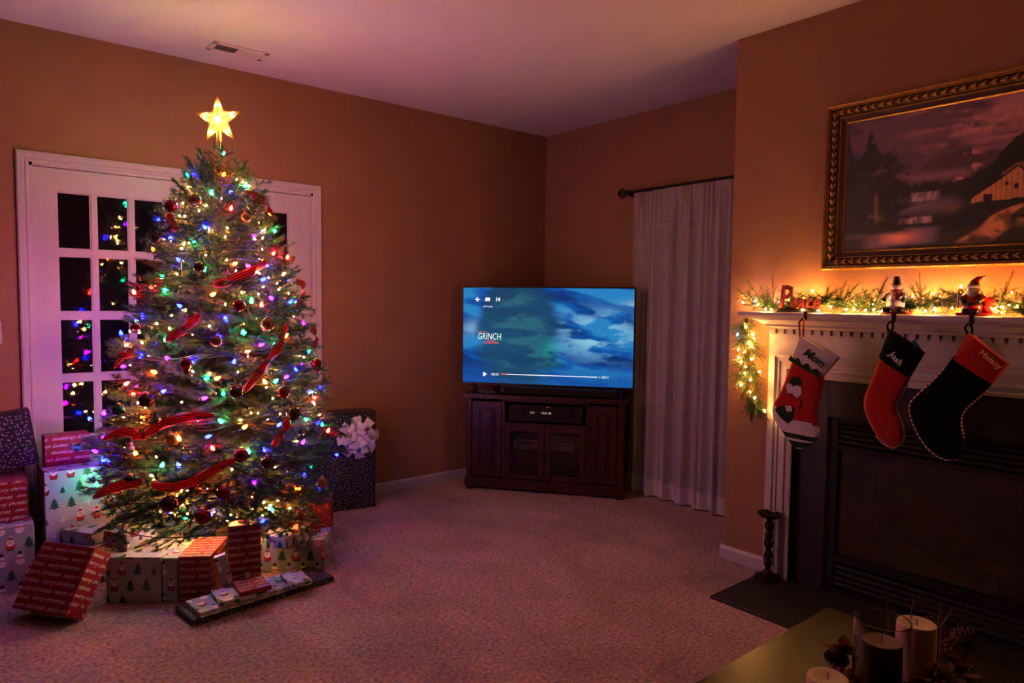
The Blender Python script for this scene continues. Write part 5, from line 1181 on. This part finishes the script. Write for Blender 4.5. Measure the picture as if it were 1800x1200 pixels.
# ================================================================ COFFEE TABLE
TBZ = .45; tx0, tx1, ty0, ty1 = -3.05, -1.868, -4.15, -3.352
ct = thing('coffee_table', 'dark brown wooden coffee table in the bottom right corner', 'coffee table', ((tx0+tx1)/2, (ty0+ty1)/2, 0))
part('top', MB().bbox(tx0, tx1, ty0, ty1, TBZ-.03, TBZ, .008), TABW, ct, world=True)
part('apron', MB().box(tx0+.05, tx1-.05, ty0+.05, ty0+.07, TBZ-.11, TBZ-.03).box(tx0+.05, tx1-.05, ty1-.07, ty1-.05, TBZ-.11, TBZ-.03).box(tx0+.05, tx0+.07, ty0+.05, ty1-.05, TBZ-.11, TBZ-.03).box(tx1-.07, tx1-.05, ty0+.05, ty1-.05, TBZ-.11, TBZ-.03), TABW, ct, world=True)
for x in (tx0+.06, tx1-.06):
    for y in (ty0+.06, ty1-.06): part('leg', MB().lathe([(.020,0),(.026,.02),(.022,.10),(.032,.25),(.026,.32),(.034,.34),(.034,TBZ-.03)], 16, (x, y, 0)), TABW, ct, smooth=True, world=True)
# candle arrangement
def tp(px, py, z=TBZ): return fl(px, py, z)
z1 = .575; C1 = tp(1550, 1124, z1)
hur = thing('hurricane_glass', 'clear glass hurricane cylinder around the nearer candle', 'candle holder', (C1[0], C1[1], TBZ))
hr = .062; hz = .175
part('cylinder', MB().lathe([(.05,.0),(hr-.004,.0005),(hr,.006),(hr,hz),(hr-.0015,hz+.0015),(hr-.003,hz),(hr-.003,.009),(hr-.006,.006),(.02,.005)], 48), GLASS, hur, smooth=True)
def candle(label, C, r, h, z0):
    c = thing('pillar_candle', label, 'candle', (C[0], C[1], z0), group='ivory pillar candles on the coffee table')
    part('wax', MB().lathe([(r,0),(r,h-.006),(r*.96,h-.001),(r*.85,h),(r*.55,h-.004),(.004,h-.006)], 40), WAXW, c, smooth=True)
    part('wick', MB().tube([(0,0,h-.007),(.0005,0,h+.002),(.003,.001,h+.009)], .0012, 6), BLKP, c)
candle('ivory pillar candle inside the clear glass cylinder', C1, .044, z1-TBZ-.006, TBZ+.0065)
C2 = tp(1612, 1094, .585); candle('ivory pillar candle behind the glass cylinder', C2, .044, .585-TBZ, TBZ+.001)
C3 = tp(1455, 1193, .50); candle('low ivory pillar candle cut off at the bottom edge', C3, .046, .055, TBZ+.001)
# wreath bits: pine cones, berries, leaves, dried slices, twigs
CONE = pm('pine_cone_brown', (.12,.055,.030), (.07,.032,.018), 60, .7)
def cone_mesh():
    m = MB(); m.lathe([(.004,0),(.010,.012),(.011,.03),(.005,.05)], 8)
    for k in range(64):
        z = .004+.046*k/64; a = 2.4*k; R_ = .024*math.sin(math.pi*(.25+.7*k/64)); c, s = math.cos(a), math.sin(a); u = np.array((c, s, 0)); t = np.array((-s, c, 0)); b = np.array((c*.006, s*.006, z)); tip = np.array((c*R_, s*R_, z+.008))
        m.add([b-t*.003, b+t*.003, tip+t*.0055, tip+u*.002+np.array((0,0,.002)), tip-t*.0055, b+np.array((0,0,-.003)), tip+np.array((0,0,-.003))], [(0,1,2,3,4), (0,4,6,5), (1,5,6,2), (2,6,3), (3,6,4)])
    return m.mesh('scales', CONE, False)
CM = cone_mesh()
def cone(label, px, py, z, sc=1., rot=(1.2, 0, 0)):
    P = tp(px, py, z); c = thing('pine_cone', label, 'pine cone', P, 0, 'pine cones on the coffee table'); o = link('scales', CM, c, (0,0,0), rot); o.scale = (sc,)*3
    return c
cone('pine cone right of the rear candle', 1672, 1135, TBZ+.04, 1.25, (.9, .3, .5)); cone('pine cone at the right end of the candle arrangement', 1685, 1158, TBZ+.03, 1.2, (1.4, 0, 2.2)); cone('dark pine cone left of the glass cylinder', 1492, 1162, TBZ+.025, 1.1, (1.3, .2, 4.)); cone('pine cone just behind the rear candle', 1660, 1115, TBZ+.03, 1.1, (1.2, .1, 3.))
LEAFR = pm('dried_red_leaf', (.20,.030,.020), (.12,.020,.014), 60, .6); SLICE = pm('dried_orange_flesh', (.55,.24,.08), (.42,.16,.05), 90, .6, bump=.6, bscale=120); ROSE = pm('dried_cream_petal', (.60,.36,.20), (.48,.27,.14), 60, .6)
def leaf_thing(label, px, py, z, n, sz, seed):
    rr = np.random.default_rng(seed); P = tp(px, py, z); t = thing('leaf_pick', label, 'leaves', P, 0)
    part('stem', MB().tube([(0,0,-.02),(.004,0,.0),(0,.004,.02)], .0015, 5), BARK, t)
    for k in range(n):
        a = 6.28*k/n+rr.random()*.5; el = rr.uniform(.1, .9); L = sz*(.7+.5*rr.random()); d = np.array((math.cos(a)*math.cos(el), math.sin(a)*math.cos(el), math.sin(el))); s = np.array((-math.sin(a), math.cos(a), 0))*L*.30; up = np.cross(d, s); up = up/np.linalg.norm(up)*L*.06
        m = MB(); m.add([(0,0,0), d*L*.4+s, d*L*.75+s*.8, d*L, d*L*.75-s*.8, d*L*.4-s, d*L*.4-up, d*L*.75-up], [(0,1,6), (1,2,7,6), (2,3,7), (3,4,7), (4,5,6,7), (5,0,6)]); part('leaf', m, LEAFR, t)
leaf_thing('dried red leaves left of the glass cylinder', 1485, 1150, TBZ+.035, 9, .05, 4); leaf_thing('dried red leaves at the far right of the candle arrangement', 1690, 1185, TBZ+.03, 8, .045, 5); leaf_thing('dried red leaves low in front of the rear candle', 1612, 1158, TBZ+.02, 8, .04, 6)
def rose(label, px, py, z, sz, seed):
    rr = np.random.default_rng(seed); P = tp(px, py, z); t = thing('dried_flower', label, 'dried flower', P, 0, 'dried flowers on the coffee table')
    part('calyx', MB().ball((0,0,-.004), sz*.35, 10), BARK, t)
    for k in range(13):
        a = 2.4*k; R_ = sz*(.25+.06*k); h = sz*(.75-.045*k); m = MB(); n = 5; vs = []
        for i in range(n+1):
            b = a+(i/n-.5)*1.5
            for j in range(3): f_ = j/2; r2 = R_*(.35+.75*f_)+(sz*.08*math.sin(5*b+k) if j == 2 else 0); vs.append((r2*math.cos(b), r2*math.sin(b), h*f_-.004+.1*sz*math.sin(3*i+k)*(j == 2)))
        m.add(vs, [(i*3+j, i*3+j+1, i*3+j+4, i*3+j+3) for i in range(n) for j in range(2)]); part('petal', m, ROSE, t, smooth='all')
rose('cream dried flower right of the nearer candle', 1628, 1182, TBZ+.02, .050, 1); rose('orange lit dried flower at the bottom right', 1660, 1192, TBZ+.02, .048, 2); rose('small dried flower in front of the glass cylinder', 1602, 1172, TBZ+.015, .036, 3); rose('small dried flower beside the low candle', 1500, 1190, TBZ+.015, .030, 4)
TWG = pm('pale_curly_twig', (.26,.17,.12), (.18,.11,.08), 60, .6)
for (label, pts) in (('thin curly twig behind the glass cylinder', [(1562,1108),(1562,1085),(1560,1070),(1556,1050)]), ('thin curly twig above the rear candle', [(1602,1085),(1603,1070),(1606,1058),(1605,1046)]), ('thin curly twig right of the rear candle', [(1648,1100),(1651,1085),(1653,1070),(1652,1056)]), ('outermost thin curly twig leaning right', [(1654,1100),(1664,1086),(1672,1074),(1675,1064)])):
    Zc = float((C2-CAM)@fw)+.03; Q = [dep(x, y, Zc) for x, y in pts]; b0 = np.array((Q[0][0], Q[0][1], TBZ+.002)); single('curly_twig', MB().tube([tuple(b0), tuple((b0+Q[0])/2+np.array((.004, 0, 0)))]+[tuple(p) for p in Q], [.0022, .002, .002, .0018, .0014, .0008], 6), TWG, label, 'twig', 'curly twigs on the coffee table', True)
bpx = [(1515,1192),(1530,1196),(1590,1190),(1580,1196),(1645,1150),(1640,1140),(1700,1172),(1475,1178),(1668,1172)]
BER = pm('red_berry', (.22,.012,.012), (.16,.010,.010), 30, .3)
by = thing('berry_spray', 'spray of small red berries among the candles', 'berries', (C1[0], C1[1], TBZ))
part('wire_stem', MB().tube([tuple(tp(x, y, TBZ+.006)) for x, y in bpx], .0013, 5), BARK, by, world=True)
for (x, y) in bpx:
    for q in range(3): P = tp(x+rng.uniform(-5, 5), y+rng.uniform(-4, 4), TBZ+.012+.008*q); part('berry', MB().ball(tuple(P), .0075, 10), BER, by, smooth='all', world=True)

# lower branches lift over the presents they would run into
def hits(o):
    M = Matrix.Translation((TX, TY, 0)) @ Matrix.LocRotScale(o.location, o.rotation_euler, o.scale); L = max(v.co.x for v in o.data.vertices)*.9
    for t in (.35, .5, .65, .8, .92, 1.):
        for yy in (0, .10*L, -.10*L):
            P = M @ Vector((L*t, yy*(1.2-t)*2, -.05*L*t*t))
            for Mi, W, D, Hh in GIFTS:
                q = Mi @ P
                if -.01 < q.x < W+.01 and -.01 < q.y < D+.01 and -.01 < q.z < Hh+.012: return True
    return False
bpy.context.view_layer.update(); LX = {}
for o in [c for c in tree.children if c.name.startswith('branch')]:
    if o.location.z > 1.0: continue
    n = 0
    while n < 14 and hits(o): o.rotation_euler.y -= .06; n += 1
    if n >= 14: bpy.data.objects.remove(o)
